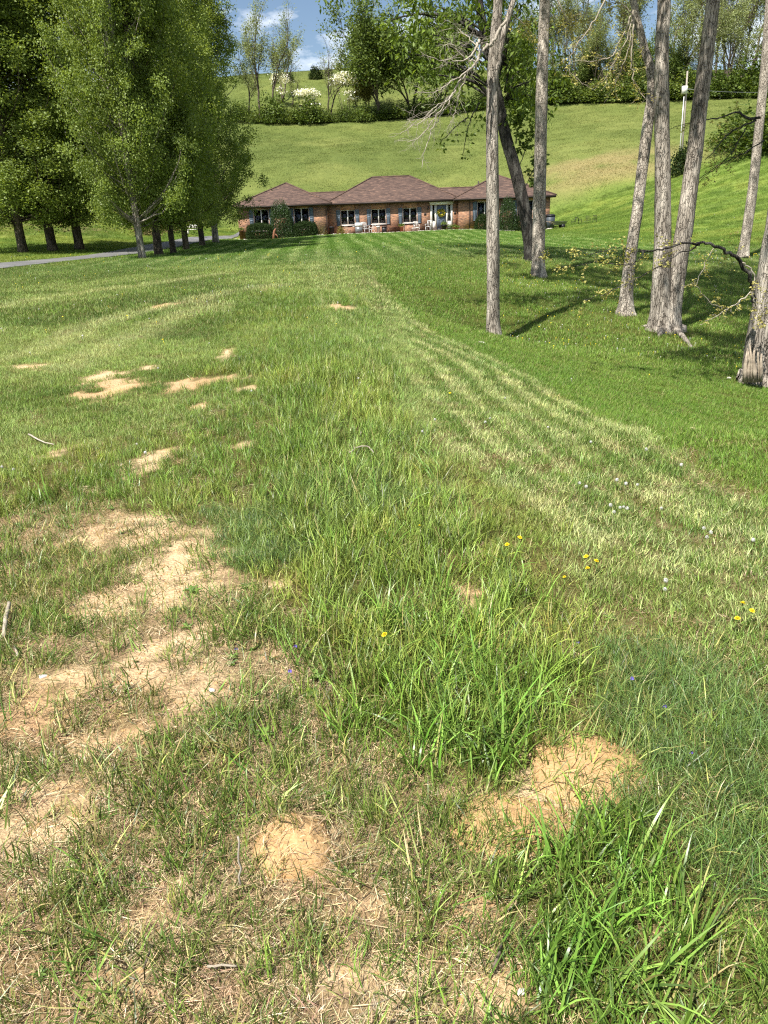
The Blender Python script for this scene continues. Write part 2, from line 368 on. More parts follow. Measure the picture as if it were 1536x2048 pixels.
def lawn_colour(x, y, zn=None):
    """colour of the sward: species, clippings, and the sheen of mowing stripes painted in"""
    zn = zn or zones(x, y)
    n1 = fbm(x, y, 0.5, 21, 4); n2 = fbm(x, y, 2.2, 25, 3); n3 = fbm(x, y, 0.06, 31, 4)
    c = np.broadcast_to(G_MID, x.shape + (3,)).copy()
    c = mixa(c, G_YEL, sst(0.42, 0.72, n1) * 0.75); c = mixa(c, G_DRK, sst(0.55, 0.25, n1 * 0.6 + n2 * 0.4) * 0.6)
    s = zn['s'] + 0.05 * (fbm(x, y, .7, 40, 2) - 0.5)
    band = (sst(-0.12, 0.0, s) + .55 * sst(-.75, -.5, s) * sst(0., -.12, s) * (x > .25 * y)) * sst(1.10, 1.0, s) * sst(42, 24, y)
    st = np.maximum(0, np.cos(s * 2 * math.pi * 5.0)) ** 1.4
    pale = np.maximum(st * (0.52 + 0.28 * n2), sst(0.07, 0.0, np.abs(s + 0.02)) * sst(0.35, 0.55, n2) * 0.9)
    c = mixa(c, np.array([.20, .29, .055]), band * 0.75); c = mixa(c, np.array([.105, .19, .03]), band * (1 - st) ** 1.5 * 0.75); c = mixa(c, G_PALE, np.clip(band * pale * 1.9, 0, .95))  # pale clippings, plus light and dark sheen of bent blades painted as stripes
    out = sst(1.02, 1.12, s) * sst(9, 2.0, np.abs(y - 12) - 10) * (x > 0)
    c = mixa(c, np.array([.13, .245, .028]), out * 0.7)
    st2 = np.maximum(0, np.cos(s * 2 * math.pi * 2.0)) ** 3
    c = mixa(c, G_YEL, out * st2 * 0.35 * n2)
    # tracks on the left
    tr = np.zeros(x.shape)
    for P in TRACKS: tr = np.maximum(tr, sst(0.6, 0.1, polydist(x, y, P) + 0.5 * (n2 - 0.5)))
    lft = (x < 0.5) * sst(3, 5, y) * sst(32, 26, y)
    c = mixa(c, G_PALE, tr * 0.6 * lft); c = mixa(c, np.array([.27, .36, .10]), lft * (1 - tr) * 0.75 * sst(.4, .6, n1))
    # straight mowing stripes towards the house, their light and dark sheen painted in
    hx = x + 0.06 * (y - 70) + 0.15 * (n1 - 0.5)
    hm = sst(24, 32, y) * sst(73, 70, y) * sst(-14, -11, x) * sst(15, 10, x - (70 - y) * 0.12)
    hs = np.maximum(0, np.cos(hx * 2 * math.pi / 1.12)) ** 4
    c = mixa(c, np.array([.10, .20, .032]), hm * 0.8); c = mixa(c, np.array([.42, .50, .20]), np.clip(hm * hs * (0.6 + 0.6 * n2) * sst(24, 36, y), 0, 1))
    # the field on the hill
    hill = sst(80, 92, y)
    right = sst(10, 30, x) * sst(40, 60, y)
    hn = fbm(x, y, 0.045, 51, 5)
    hc = mixa(np.broadcast_to(np.array([.150, .188, .050]), x.shape + (3,)).copy(), np.array([.122, .160, .042]), sst(.4, .62, hn)); hc = mixa(hc, np.array([.22, .245, .075]), sst(.52, .72, fbm(x, y, .12, 60, 4)) * .45)
    c = mixa(c, hc, hill)
    tanp = sst(15, 4, np.hypot((x - 27) * 1.0, (y - 94) * 1.3)) * sst(.3, .6, fbm(x, y, .25, 71, 4))
    c = mixa(c, np.array([.33, .26, .13]), tanp * 0.7)
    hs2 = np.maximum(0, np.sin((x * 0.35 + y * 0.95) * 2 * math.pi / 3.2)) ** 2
    c = mixa(c, np.array([.24, .32, .08]), right * (1 - tanp) * hs2 * sst(92, 80, y) * 0.7)  # lighter mowing stripes on the hill, sheen put into the colour
    return c
SOIL = np.array([.60, .44, .275])
def soil_colour(x, y):
    n = fbm(x, y, 1.2, 81, 3); n2 = fbm(x, y, 7, 85, 3)
    c = np.broadcast_to(SOIL, x.shape + (3,)).copy()
    c = mixa(c, np.array([.46, .27, .13]), sst(.5, .75, n) * .55); c = mixa(c, np.array([.56, .43, .26]), sst(.5, .8, n2) * .5)
    return c

# ground sheet, finer towards the viewer
def stretch(lo, hi, n, c, a):
    u = np.linspace(math.asinh((lo - c) / a), math.asinh((hi - c) / a), n); return c + a * np.sinh(u)
gx = stretch(-260, 260, 420, 0.0, 2.2); gy = stretch(-45, 430, 560, 2.6, 2.6)
GX, GY = np.meshgrid(gx, gy)
GZ = ground_z(GX, GY)
zn = zones(GX, GY)
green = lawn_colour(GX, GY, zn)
soilc = soil_colour(GX, GY)
under = mixa(green * .9, green * np.array([.34, .30, .4]) + np.array([.03, .02, .008]), sst(45, 15, GY))  # near ground darkened: shade between the blades put into its colour
thatch = np.array([.17, .115, .055])  # dead thatch brown, darkened to paint in the shaded gaps between straws
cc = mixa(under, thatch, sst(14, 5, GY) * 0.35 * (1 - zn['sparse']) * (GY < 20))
cc = mixa(cc, soilc * 0.35 + thatch * 0.5, zn['sparse'] * 0.85)
cc = mixa(cc, soilc, np.clip(zn['bare'] * 1.15, 0, 1))
bank = sst(10, 3, np.hypot((GX + 24.5) / 1.0, (GY - 62) / 1.3)) * sst(.25, .5, fbm(GX, GY, .5, 90, 4))
cc = mixa(cc, np.array([.17, .115, .065]), bank * 0.85)
ny, nx = GX.shape
idx = np.arange(ny * nx).reshape(ny, nx)
quads = np.stack([idx[:-1, :-1], idx[:-1, 1:], idx[1:, 1:], idx[1:, :-1]], -1).reshape(-1, 4)
gm, N, L, P = new_mat('soil_and_sward')
ga = N.new('ShaderNodeAttribute'); ga.attribute_name = 'gcol'
sa = N.new('ShaderNodeAttribute'); sa.attribute_name = 'soil'
geo = N.new('ShaderNodeNewGeometry')
n1 = noise_node(N, L, 55, 8, geo.outputs['Position'], None, 0.7); n2 = noise_node(N, L, 6, 6, geo.outputs['Position']); n3 = noise_node(N, L, 0.8, 8, geo.outputs['Position'], None, .7)
v1 = ramp_node(N, L, n1.outputs['Fac'], [(0.25, (.62, .58, .52)), (0.7, (1.22, 1.2, 1.16))]); v3 = ramp_node(N, L, n3.outputs['Fac'], [(0.3, (.78, .82, .8)), (0.7, (1.18, 1.15, 1.15))])
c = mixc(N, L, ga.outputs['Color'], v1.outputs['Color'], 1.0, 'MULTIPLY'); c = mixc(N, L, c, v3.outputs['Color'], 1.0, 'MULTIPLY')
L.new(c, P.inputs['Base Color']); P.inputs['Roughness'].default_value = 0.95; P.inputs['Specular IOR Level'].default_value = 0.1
vo = N.new('ShaderNodeTexVoronoi'); vo.inputs['Scale'].default_value = 70; L.new(geo.outputs['Position'], vo.inputs['Vector'])
hh = mixc(N, L, n1.outputs['Fac'], vo.outputs['Distance'], 0.45); hh = mixc(N, L, hh, n2.outputs['Fac'], 0.4)
bump(N, L, P, hh, 0.9, 0.03)
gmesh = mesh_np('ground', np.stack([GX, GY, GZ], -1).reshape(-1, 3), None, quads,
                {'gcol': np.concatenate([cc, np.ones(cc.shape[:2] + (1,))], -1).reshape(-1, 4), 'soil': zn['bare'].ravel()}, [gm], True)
tag(link('ground', gmesh), 'hilly ground of sandy soil under rough lawn and sloping pasture', 'ground', kind='structure')

# driveway: asphalt sheet draped on the land
def resample(P, n):
    P = np.asarray(P); d = np.r_[0, np.cumsum(np.hypot(*np.diff(P, axis=0).T))]; t = np.linspace(0, d[-1], n)
    return np.stack([np.interp(t, d, P[:, 0]), np.interp(t, d, P[:, 1])], -1)
def smooth_line(P, it=14):
    P = P.copy()
    for _ in range(it): P[1:-1] = P[1:-1] * .5 + (P[:-2] + P[2:]) * .25
    return P
dn = np.concatenate([resample(DRIVE_N, 90)]); df = resample(DRIVE_F, 90)
dn, df = smooth_line(dn), smooth_line(df)
ext = np.array([[-1.0, 9.0], [-1.6, 16.0]])
dn = np.concatenate([dn, dn[-1] + ext * .8]); df = np.concatenate([df, df[-1] + ext * .8])
k = 9; DV = []
for a, b in zip(dn, df):
    for t in np.linspace(0, 1, k):
        p = a * (1 - t) + b * t; DV.append((p[0], p[1], 0))
DV = np.array(DV); DV[:, 2] = ground_z(DV[:, 0], DV[:, 1]) + 0.045
i = np.arange(len(dn) - 1)[:, None] * k; j = np.arange(k - 1)[None]
DQ = np.stack([i + j, i + k + j, i + k + j + 1, i + j + 1], -1).reshape(-1, 4)[:, ::-1]
asph, N, L, P = new_mat('worn_asphalt')
geo = N.new('ShaderNodeNewGeometry')
a1 = noise_node(N, L, 60, 4, geo.outputs['Position']); a2 = noise_node(N, L, .7, 6, geo.outputs['Position'])
r = ramp_node(N, L, a2.outputs['Fac'], [(.3, (.10, .10, .105)), (.7, (.19, .185, .18))]); r1 = ramp_node(N, L, a1.outputs['Fac'], [(.3, (.7, .7, .7)), (.7, (1.2, 1.2, 1.2))])
L.new(mixc(N, L, r.outputs['Color'], r1.outputs['Color'], 1.0, 'MULTIPLY'), P.inputs['Base Color']); P.inputs['Roughness'].default_value = .85
bump(N, L, P, a1.outputs['Fac'], .3, .01)
tag(link('driveway', mesh_np('driveway', DV, None, DQ, None, [asph], True)), 'grey asphalt driveway curving under the shade trees to the house', 'driveway', kind='structure')
DRIVE_POLY = np.concatenate([dn, df[::-1]])

# ================================================================== GRASS
MOUNDS = []                                             # (x, y, half-width, half-depth, height, seed)
for px, py, rxp, ryp, h, sd in ((585, 1700, 80, 62, .062, 300), (1175, 1530, 130, 80, .036, 310), (1015, 1648, 125, 72, .018, 320)):
    c_ = atz(px, py); MOUNDS.append((c_[0], c_[1], abs(atz(px + rxp, py)[0] - c_[0]), abs(atz(px, py - ryp)[1] - atz(px, py + ryp)[1]) / 2, h, sd))
def mound_shape(x, y, m):
    cx, cy, ax, ay, h, sd = m; U = (x - cx) / ax; W = (y - cy) / ay
    d = np.sqrt(U ** 2 + W ** 2) + .55 * (fbm(x, y, 7, sd, 4) - .5)
    z = h * np.clip(1 - d ** 2, 0, 1) ** .75 + (.010 * (fbm(x, y, 45, sd, 3) - .5) + .018 * (fbm(x, y, 15, sd + 3, 3) - .5)) * sst(1.1, .7, d)
    return z - .03 * sst(.9, 1.2, d), d
def mound_z(x, y):
    r = np.zeros(np.shape(x))
    for m in MOUNDS: r = np.maximum(r, mound_shape(x, y, m)[0])
    return r
def blades(n, radius, h, w, tilt, bend, segs=3, seed=0, flat=0.0, wexp=1.4):
    r = np.random.default_rng(seed)
    a = r.random(n) * 2 * math.pi; q = np.sqrt(r.random(n)) * radius
    base = np.stack([q * np.cos(a), q * np.sin(a), np.zeros(n) - 0.005], -1)
    az = r.random(n) * 2 * math.pi; Ln = r.uniform(h[0], h[1], n); W = r.uniform(w[0], w[1], n)
    t0 = np.abs(r.normal(0, tilt, n)) + flat; b = r.uniform(bend[0], bend[1], n)
    s = np.linspace(0, 1, segs + 1)
    th = t0[:, None] + b[:, None] * s[None] ** 1.5
    ds = Ln[:, None] / segs
    dx = np.sin(th) * ds; dz = np.cos(th) * ds
    hx = np.concatenate([np.zeros((n, 1)), np.cumsum((dx[:, :-1] + dx[:, 1:]) / 2, 1)], 1); hz = np.concatenate([np.zeros((n, 1)), np.cumsum((dz[:, :-1] + dz[:, 1:]) / 2, 1)], 1)
    hz = np.maximum(hz, 0.004 + 0.01 * r.random((n, 1)) * s[None])
    D = np.stack([np.cos(az), np.sin(az), np.zeros(n)], -1); tw = az + math.pi / 2 + r.normal(0, .35, n); S = np.stack([np.cos(tw), np.sin(tw), r.normal(0, .2, n)], -1)
    C = base[:, None] + D[:, None] * hx[..., None]; C[..., 2] += hz
    ww = W[:, None] * (1 - s[None] ** wexp) * 0.5; ww[:, 0] *= 0.75
    Lf = C - S[:, None] * ww[..., None]; Rt = C + S[:, None] * ww[..., None]
    # vertices: left/right for all but the tip
    V = np.concatenate([np.stack([Lf[:, :-1], Rt[:, :-1]], 2).reshape(n, -1, 3), C[:, -1:]], 1)
    m = 2 * segs + 1; o = (np.arange(n) * m)[:, None]
    Q = np.concatenate([o + np.array([[2 * i, 2 * i + 1, 2 * i + 3, 2 * i + 2]]) for i in range(segs - 1)], 1).reshape(-1, 4) if segs > 1 else None
    T = (o + np.array([[2 * segs - 2, 2 * segs - 1, 2 * segs]])).reshape(-1, 3)
    vc = np.repeat(r.random(n), m)
    return V.reshape(-1, 3), T, Q, vc
M_GRASS = leafy('grass_blade', .40, .4, .17, dead=(.93, (.40, .31, .14), .85), vr=(.28, 1.75))
M_MOWN = leafy('mown_blade', .5, .28, .2, dead=(.90, (.42, .35, .17), .8), vr=(.35, 1.65))
M_FAR = leafy('far_blade', .6, .15, .25, vr=(.78, 1.25))
M_STRAW = leafy('straw', .6, .25, .08, vr=(.35, 1.6))
M_WIDE = leafy('broad_blade', .34, .45, .2, dead=(.97, (.40, .31, .13), .8), vr=(.35, 1.65))
def protos(name, mat, specs):
    c = bpy.data.collections.new(name)
    for i, sp in enumerate(specs):
        V, T, Q, vc = blades(**sp)
        o = bpy.data.objects.new(f'{name}_{i:02d}', mesh_np(name, V, T, Q, {'vc': vc}, [mat])); c.objects.link(o)
    return c
def rot_from(x, y, tilt_amt, align=1.0, yaw=None):
    n = len(x); e = np.maximum(0.05, 0.01 * y)
    gxn = (ground_z(x + e, y) - ground_z(x - e, y)) / (2 * e) * align + rng.normal(0, tilt_amt, n); gyn = (ground_z(x, y + e) - ground_z(x, y - e)) / (2 * e) * align + rng.normal(0, tilt_amt, n)
    Nz = np.stack([-gxn, -gyn, np.ones(n)], -1); Nz /= np.linalg.norm(Nz, axis=1)[:, None]
    yaw = rng.random(n) * 2 * math.pi if yaw is None else yaw
    X = np.stack([np.cos(yaw), np.sin(yaw), np.zeros(n)], -1); X -= Nz * (X * Nz).sum(1)[:, None]; X /= np.linalg.norm(X, axis=1)[:, None]
    Yv = np.cross(Nz, X)
    return np.stack([np.arctan2(Yv[:, 2], Nz[:, 2]), -np.arcsin(np.clip(X[:, 2], -1, 1)), np.arctan2(X[:, 1], X[:, 0])], -1)
def scatter(name, coll, x, y, rot, scl, tint, label, cat, dz=0.0, zz=None):
    n = len(x); z = ground_z(x, y) + mound_z(x, y) + dz
    k = len(coll.objects)
    m = mesh_np(name, np.stack([x, y, z], -1), attrs={'rot': rot, 'scl': scl, 'tint': np.concatenate([tint, np.ones((n, 1))], -1)})
    ia = m.attributes.new('pick', 'INT', 'POINT'); ia.data.foreach_set('value', rng.integers(0, k, n).astype(np.int32))
    o = link(name, m); tag(o, label, cat, kind='stuff')
    ng = bpy.data.node_groups.new(name, 'GeometryNodeTree')
    ng.interface.new_socket('Geometry', in_out='INPUT', socket_type='NodeSocketGeometry'); ng.interface.new_socket('Geometry', in_out='OUTPUT', socket_type='NodeSocketGeometry')
    gi = ng.nodes.new('NodeGroupInput'); go = ng.nodes.new('NodeGroupOutput')
    ip = ng.nodes.new('GeometryNodeInstanceOnPoints'); ci = ng.nodes.new('GeometryNodeCollectionInfo')
    ci.inputs['Collection'].default_value = coll; ci.inputs['Separate Children'].default_value = True; ci.inputs['Reset Children'].default_value = True
    def na(nm, ty):
        q = ng.nodes.new('GeometryNodeInputNamedAttribute'); q.data_type = ty; q.inputs['Name'].default_value = nm; return q.outputs['Attribute']
    er = ng.nodes.new('FunctionNodeEulerToRotation'); lk = ng.links.new
    lk(na('rot', 'FLOAT_VECTOR'), er.inputs[0]); lk(er.outputs[0], ip.inputs['Rotation']); lk(na('scl', 'FLOAT'), ip.inputs['Scale'])
    lk(na('pick', 'INT'), ip.inputs['Instance Index']); ip.inputs['Pick Instance'].default_value = True
    lk(gi.outputs[0], ip.inputs['Points']); lk(ci.outputs[0], ip.inputs['Instance']); lk(ip.outputs[0], go.inputs[0])
    md = o.modifiers.new('scatter', 'NODES'); md.node_group = ng
    return o
def sample(y0, y1, dens, extra=1.3, slope=0.60):
    """even random points on the land the photograph looks over"""
    xm = slope * y1 + extra; n = int(2 * xm * (y1 - y0) * dens)
    x = rng.uniform(-xm, xm, n); y = rng.uniform(y0, y1, n)
    k = np.abs(x) < slope * y + extra
    return x[k], y[k]
def keep(x, y, p, *arrs):
    k = rng.random(len(x)) < p
    return (x[k], y[k]) + tuple(a[k] for a in arrs)
HOUSE_BOX = (-13.0, 16.9, HY - 1.7, HY + 9.5)
def off_limits(x, y):
    b = inpoly(x, y, DRIVE_POLY)
    return b | ((x > HOUSE_BOX[0]) & (x < HOUSE_BOX[1]) & (y > HOUSE_BOX[2]) & (y < HOUSE_BOX[3]))
def jit(c, a=.12): return np.clip(c * (1 + rng.normal(0, a, (len(c), 1))) * (1 + rng.normal(0, a * .4, (len(c), 3))), .004, .9)

P_MOWN = protos('mown_tuft', M_MOWN, [dict(n=80, radius=.11, h=(.025, .064), w=(.0025, .005), tilt=.55, bend=(.1, 1.0), segs=2, seed=s) for s in range(5)])
P_MID = protos('lawn_patch', M_MOWN, [dict(n=75, radius=.21, h=(.045, .09), w=(.006, .011), tilt=.5, bend=(.1, .9), segs=2, seed=20 + s) for s in range(5)])
P_FAR = protos('lawn_sheet', M_FAR, [dict(n=75, radius=.36, h=(.06, .12), w=(.015, .03), tilt=.55, bend=(.1, .9), segs=1, seed=40 + s, wexp=1) for s in range(4)])
P_HILL = protos('pasture_sheet', M_FAR, [dict(n=110, radius=1.7, h=(.05, .13), w=(.05, .1), tilt=.6, bend=(.1, .8), segs=1, seed=60 + s, wexp=1) for s in range(4)])
P_TALL = protos('tall_tuft', M_GRASS, [dict(n=16, radius=.05, h=(.07, .17), w=(.0028, .0058), tilt=.28, bend=(.2, 1.5), segs=4, seed=80 + s) for s in range(7)])
P_SHORT = protos('short_tuft', M_GRASS, [dict(n=13, radius=.04, h=(.03, .095), w=(.002, .0042), tilt=.45, bend=(.1, 1.3), segs=3, seed=100 + s) for s in range(6)])
P_STRAW = protos('straw_patch', M_STRAW, [dict(n=40, radius=.09, h=(.012, .06), w=(.0009, .0023), tilt=.2, bend=(-.1, .3), segs=2, seed=120 + s, flat=1.35, wexp=5) for s in range(6)])
P_WIDE = protos('broad_tuft', M_WIDE, [dict(n=11, radius=.05, h=(.10, .26), w=(.0045, .0085), tilt=.25, bend=(.4, 2.0), segs=6, seed=140 + s, wexp=2.2) for s in range(7)])
P_FINE = protos('fine_tuft', M_GRASS, [dict(n=26, radius=.06, h=(.05, .14), w=(.0016, .003), tilt=.45, bend=(.6, 1.9), segs=4, seed=160 + s) for s in range(6)])

# mown lawn, near
x, y = sample(.75, 14, 210); z = zones(x, y)
p = np.clip(z['mown'] + .25 * z['tall'], 0, 1) * (1 - .97 * z['bare']) * (1 - .8 * z['fine']) * sst(16, 9, y) 
p = np.where(y > 9, np.maximum(p, .5 * (1 - z['bare'])), p)
k = rng.random(len(x)) < p; x, y = x[k], y[k]
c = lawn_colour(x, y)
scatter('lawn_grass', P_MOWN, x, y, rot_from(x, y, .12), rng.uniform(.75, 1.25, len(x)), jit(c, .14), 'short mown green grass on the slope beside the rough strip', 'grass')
# mown lawn, middle distance
x, y = sample(12, 38, 30); k = ~off_limits(x, y); x, y = x[k], y[k]; z = zones(x, y); x, y = keep(x, y, (1 - z['bare']) * sst(11, 15, y))
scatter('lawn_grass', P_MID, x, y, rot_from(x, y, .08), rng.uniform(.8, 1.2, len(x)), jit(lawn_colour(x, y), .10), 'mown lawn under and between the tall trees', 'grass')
# lawn up to the house
x, y = sample(35, 84, 10); k = ~off_limits(x, y); x, y = x[k], y[k]
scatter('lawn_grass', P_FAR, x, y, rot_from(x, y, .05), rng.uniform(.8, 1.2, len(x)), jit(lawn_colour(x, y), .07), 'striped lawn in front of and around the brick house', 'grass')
# pasture on the hill
x, y = sample(82, 225, .7, extra=14); k = ~off_limits(x, y); x, y = x[k], y[k]
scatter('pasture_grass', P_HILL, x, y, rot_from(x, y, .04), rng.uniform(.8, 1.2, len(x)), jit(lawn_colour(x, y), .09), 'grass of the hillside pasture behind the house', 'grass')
# tall strip
x, y = sample(.75, 16, 380); z = zones(x, y)
clump = sst(.30, .62, fbm(x, y, 4.5, 7, 3))
k = rng.random(len(x)) < (z['tall'] * (.4 + .6 * clump) * (1 - .98 * z['bare']) + .12 * z['wide'] + .012 * z['mown'] * clump * (y < 6)); x, y = x[k], y[k]; z = {a: b[k] for a, b in z.items()}
c = lawn_colour(x, y, z); hi = fbm(x, y, 1.4, 33, 3)
c = mixa(c, np.array([.145, .228, .034]), np.full(len(x), .6)); c = mixa(c, np.array([.26, .315, .06]), sst(.45, .7, hi) * .65); c = mixa(c, np.array([.11, .18, .045]), z['fine'] * .4)
scatter('tall_grass', P_TALL, x, y, rot_from(x, y, .15, .3), (.70 + .75 * fbm(x, y, 1.1, 37, 3) + .25 * rng.random(len(x))) * np.where(z['mown'] > .5, .7, 1.0) * np.where(y > 9, .75, 1) * np.where(x < -.14 * y, .65, 1), jit(c, .2), 'long unmown grass in a strip down the middle of the lawn', 'grass')
# thin tufts on the dry ground
x, y = sample(.6, 6.5, 1250); z = zones(x, y)
clump = sst(.40, .60, fbm(x, y, 6.5, 9, 3)); cl2 = sst(.38, .6, fbm(x, y, 1.6, 15, 3))
k = rng.random(len(x)) < np.maximum(z['sparse'], .75 * sst(2.8, 1.8, y)) * (1 - .9 * z['bare']) * (.13 + .5 * z['lush'] + .14 * sst(1.7, 2.6, y) + .8 * clump * (.35 + .65 * cl2)); x, y = x[k], y[k]
c = lawn_colour(x, y); c = mixa(c, np.array([.10, .16, .028]), np.full(len(x), .7)); c = mixa(c, np.array([.38, .36, .13]), (rng.random(len(x)) < .2) * .8)
scatter('thin_grass', P_SHORT, x, y, rot_from(x, y, .3, .3), (.6 + 1.0 * rng.random(len(x)) ** 1.5) * (.8 + .5 * fbm(x, y, 3, 19, 2)), jit(c, .22), 'thin short grass scattered over the dry sandy ground', 'grass')
# taller tufts standing in the thin grass
x, y = sample(.6, 6, 300); z = zones(x, y); cl = sst(.50, .64, fbm(x, y, 2.6, 59, 3))
k = rng.random(len(x)) < z['sparse'] * (1 - .95 * z['bare']) * np.clip(cl * .55 + .4 * z['lush'], 0, 1); x, y = x[k], y[k]
c = mixa(np.broadcast_to(np.array([.085, .145, .025]), (len(x), 3)).copy(), np.array([.24, .29, .06]), rng.random(len(x)) ** 2)
scatter('thin_grass', P_TALL, x, y, rot_from(x, y, .2, .3), rng.uniform(.35, .8, len(x)), jit(c, .2), 'clumps of longer grass standing in the thin dry sward', 'grass')
# straw and dead thatch
x, y = sample(.55, 7, 680); z = zones(x, y)
k = rng.random(len(x)) < np.clip(z['sparse'] * (.35 + .65 * sst(3.2, 1.6, y)) + .14 * z['mown'] * sst(.35, .6, fbm(x, y, 1.5, 77, 3)) + .12 * z['tall'], 0, 1) * (1 - .72 * z['bare']); x, y = x[k], y[k]
c = mixa(np.broadcast_to(np.array([.50, .375, .215]), (len(x), 3)).copy(), np.array([.24, .15, .08]), rng.random(len(x)) ** 2); c = mixa(c, np.array([.6, .5, .32]), (rng.random(len(x)) < .22) * .8)
scatter('dry_straw', P_STRAW, x, y, rot_from(x, y, .12), rng.uniform(.5, 1.15, len(x)), jit(c, .15), 'dead tan straw and clippings lying on the sandy ground', 'straw', dz=.004)
# broad blades
x, y = sample(.7, 5, 480); z = zones(x, y)
k = rng.random(len(x)) < z['wide'] * (1 - .9 * z['bare']) * sst(.3, .5, fbm(x, y, 5, 66, 2)) * .85 + .02 * z['tall']; x, y = x[k], y[k]
c = mixa(np.broadcast_to(np.array([.13, .25, .034]), (len(x), 3)).copy(), np.array([.25, .36, .075]), rng.random(len(x)) ** 2 * .8)
scatter('broad_grass', P_WIDE, x, y, rot_from(x, y, .2, .2), rng.uniform(.55, 1.2, len(x)), jit(c, .15), 'coarse clumps of broad arching grass blades beside the soil mounds', 'grass')
# fine dark grass
x, y = sample(.75, 7, 950); z = zones(x, y)
k = rng.random(len(x)) < z['fine'] * (1 - .9 * z['bare']) * .9; x, y = x[k], y[k]
c = mixa(np.broadcast_to(np.array([.085, .16, .04]), (len(x), 3)).copy(), np.array([.19, .27, .065]), rng.random(len(x)) ** 2)
scatter('fine_grass', P_FINE, x, y, rot_from(x, y, .25, .3), rng.uniform(.6, 1.15, len(x)), jit(c, .15), 'fine dark bluish grass lying over in soft mats', 'grass')

# ================================================================== TREES
BARK_GREY = bark_mat('grey_bark', (.47, .42, .35), (.16, .13, .10), 3.6)
BARK_PALE = bark_mat('pale_bark', (.54, .48, .40), (.2, .165, .13), 4.5, (5, 5, 2.4))
BARK_DARK = bark_mat('dark_bark', (.085, .076, .066), (.03, .027, .024), 4.0, (7, 7, 1.3), patch=(.16, .155, .135))
BARK_BROWN = bark_mat('brown_bark', (.17, .135, .10), (.06, .05, .04), 4.0)
TWIG = mat_simple('dry_twig', (.42, .37, .29), (.24, .2, .15), 12, .85, .3, .15)
TWIG_PALE = mat_simple('bleached_twig', (.46, .415, .34), (.28, .24, .19), 12, .85, .3, .15)
LF_SHADE = leafy('shade_tree_leaf', .45, .3, .42, False, [(.14, .205, .042), (.31, .375, .09), (.21, .28, .062)], vr=(.7, 1.3))
LF_GREEN = leafy('green_leaf', .45, .3, .42, False, [(.085, .15, .026), (.20, .265, .048), (.14, .205, .035)])
LF_FEATH = leafy('young_leaf', .6, .2, .35, False, [(.20, .245, .10), (.31, .345, .17), (.25, .29, .11)])
LF_FARG = leafy('far_green_leaf', .5, .2, .38, False, [(.085, .135, .03), (.18, .225, .055), (.12, .17, .04)])
LF_RED = leafy('budding_leaf', .6, .2, .35, False, [(.19, .16, .04), (.25, .22, .06), (.17, .19, .05)])
LF_BUD = leafy('yellow_bud_leaf', .5, .25, .35, False, [(.36, .33, .09), (.5, .45, .16), (.42, .39, .12)])
LF_BUSH = leafy('hedge_leaf', .5, .25, .3, False, [(.05, .09, .014), (.13, .175, .03), (.085, .13, .02)])
LF_DARK = leafy('yew_leaf', .6, .1, .2, False, [(.018, .034, .010), (.04, .062, .014), (.024, .044, .012)])
LF_JUN = leafy('magnolia_leaf', .35, .45, .2, False, [(.02, .045, .012), (.05, .085, .022), (.03, .058, .014)])
LF_WHITE = leafy('dogwood_bract', .6, .2, .25, False, [(.80, .78, .70), (.88, .87, .82), (.84, .83, .76)])
LF_BROWN = leafy('brown_brush', .7, .1, .2, False, [(.16, .12, .06), (.22, .18, .08), (.17, .15, .06)])

def leaf_mesh(name, C, size, mat, seed=0, droop=0.0, aspect=.62, vcs=None, up=.5):
    """folded diamond leaves at points C"""
    r = np.random.default_rng(seed); n = len(C); size = np.broadcast_to(np.asarray(size, float), (n,)) * r.uniform(.65, 1.25, n)
    d = r.normal(0, 1, (n, 3)); d[:, 2] = d[:, 2] * .5 - droop; d /= np.linalg.norm(d, axis=1)[:, None]
    nn = r.normal(0, 1, (n, 3)); nn[:, 2] += up * 2; nn -= d * (nn * d).sum(1)[:, None]; nn /= np.linalg.norm(nn, axis=1)[:, None]
    w = np.cross(d, nn)
    s = size[:, None]
    mid = C + d * s * .45
    a = mid + w * s * aspect * .5 + nn * s * .12; b = mid - w * s * aspect * .5 + nn * s * .12
    V = np.stack([C, a, C + d * s - nn * s * .08, b], 1).reshape(-1, 3)
    o = np.arange(n)[:, None] * 4
    T = np.concatenate([o + np.array([[0, 1, 2]]), o + np.array([[0, 2, 3]])], 1).reshape(-1, 3)
    vc = r.random(n) if vcs is None else vcs
    return mesh_np(name, V, T, None, {'vc': np.repeat(vc, 4)}, [mat])
def blob(r, n, c, rx, rz): 
    v = r.normal(0, 1, (n, 3)); v /= np.linalg.norm(v, axis=1)[:, None]; v *= (r.random(n) ** .4)[:, None]
    return np.asarray(c) + v * np.array([rx, rx, rz])
def unit(v): v = np.asarray(v, float); return v / (np.linalg.norm(v) + 1e-9)
def perp_dir(r, d, ang):
    q = unit(np.cross(d, r.normal(0, 1, 3))); return unit(d * math.cos(ang) + q * math.sin(ang))
def wander(r, p, d, L, n, jit_=.12, trop=(0, 0, 0)):
    pts = [np.array(p, float)]; d = unit(d); st = L / n
    for _ in range(n):
        d = unit(d + r.normal(0, jit_, 3) + np.array(trop)); pts.append(pts[-1] + d * st)
    return np.array(pts), d
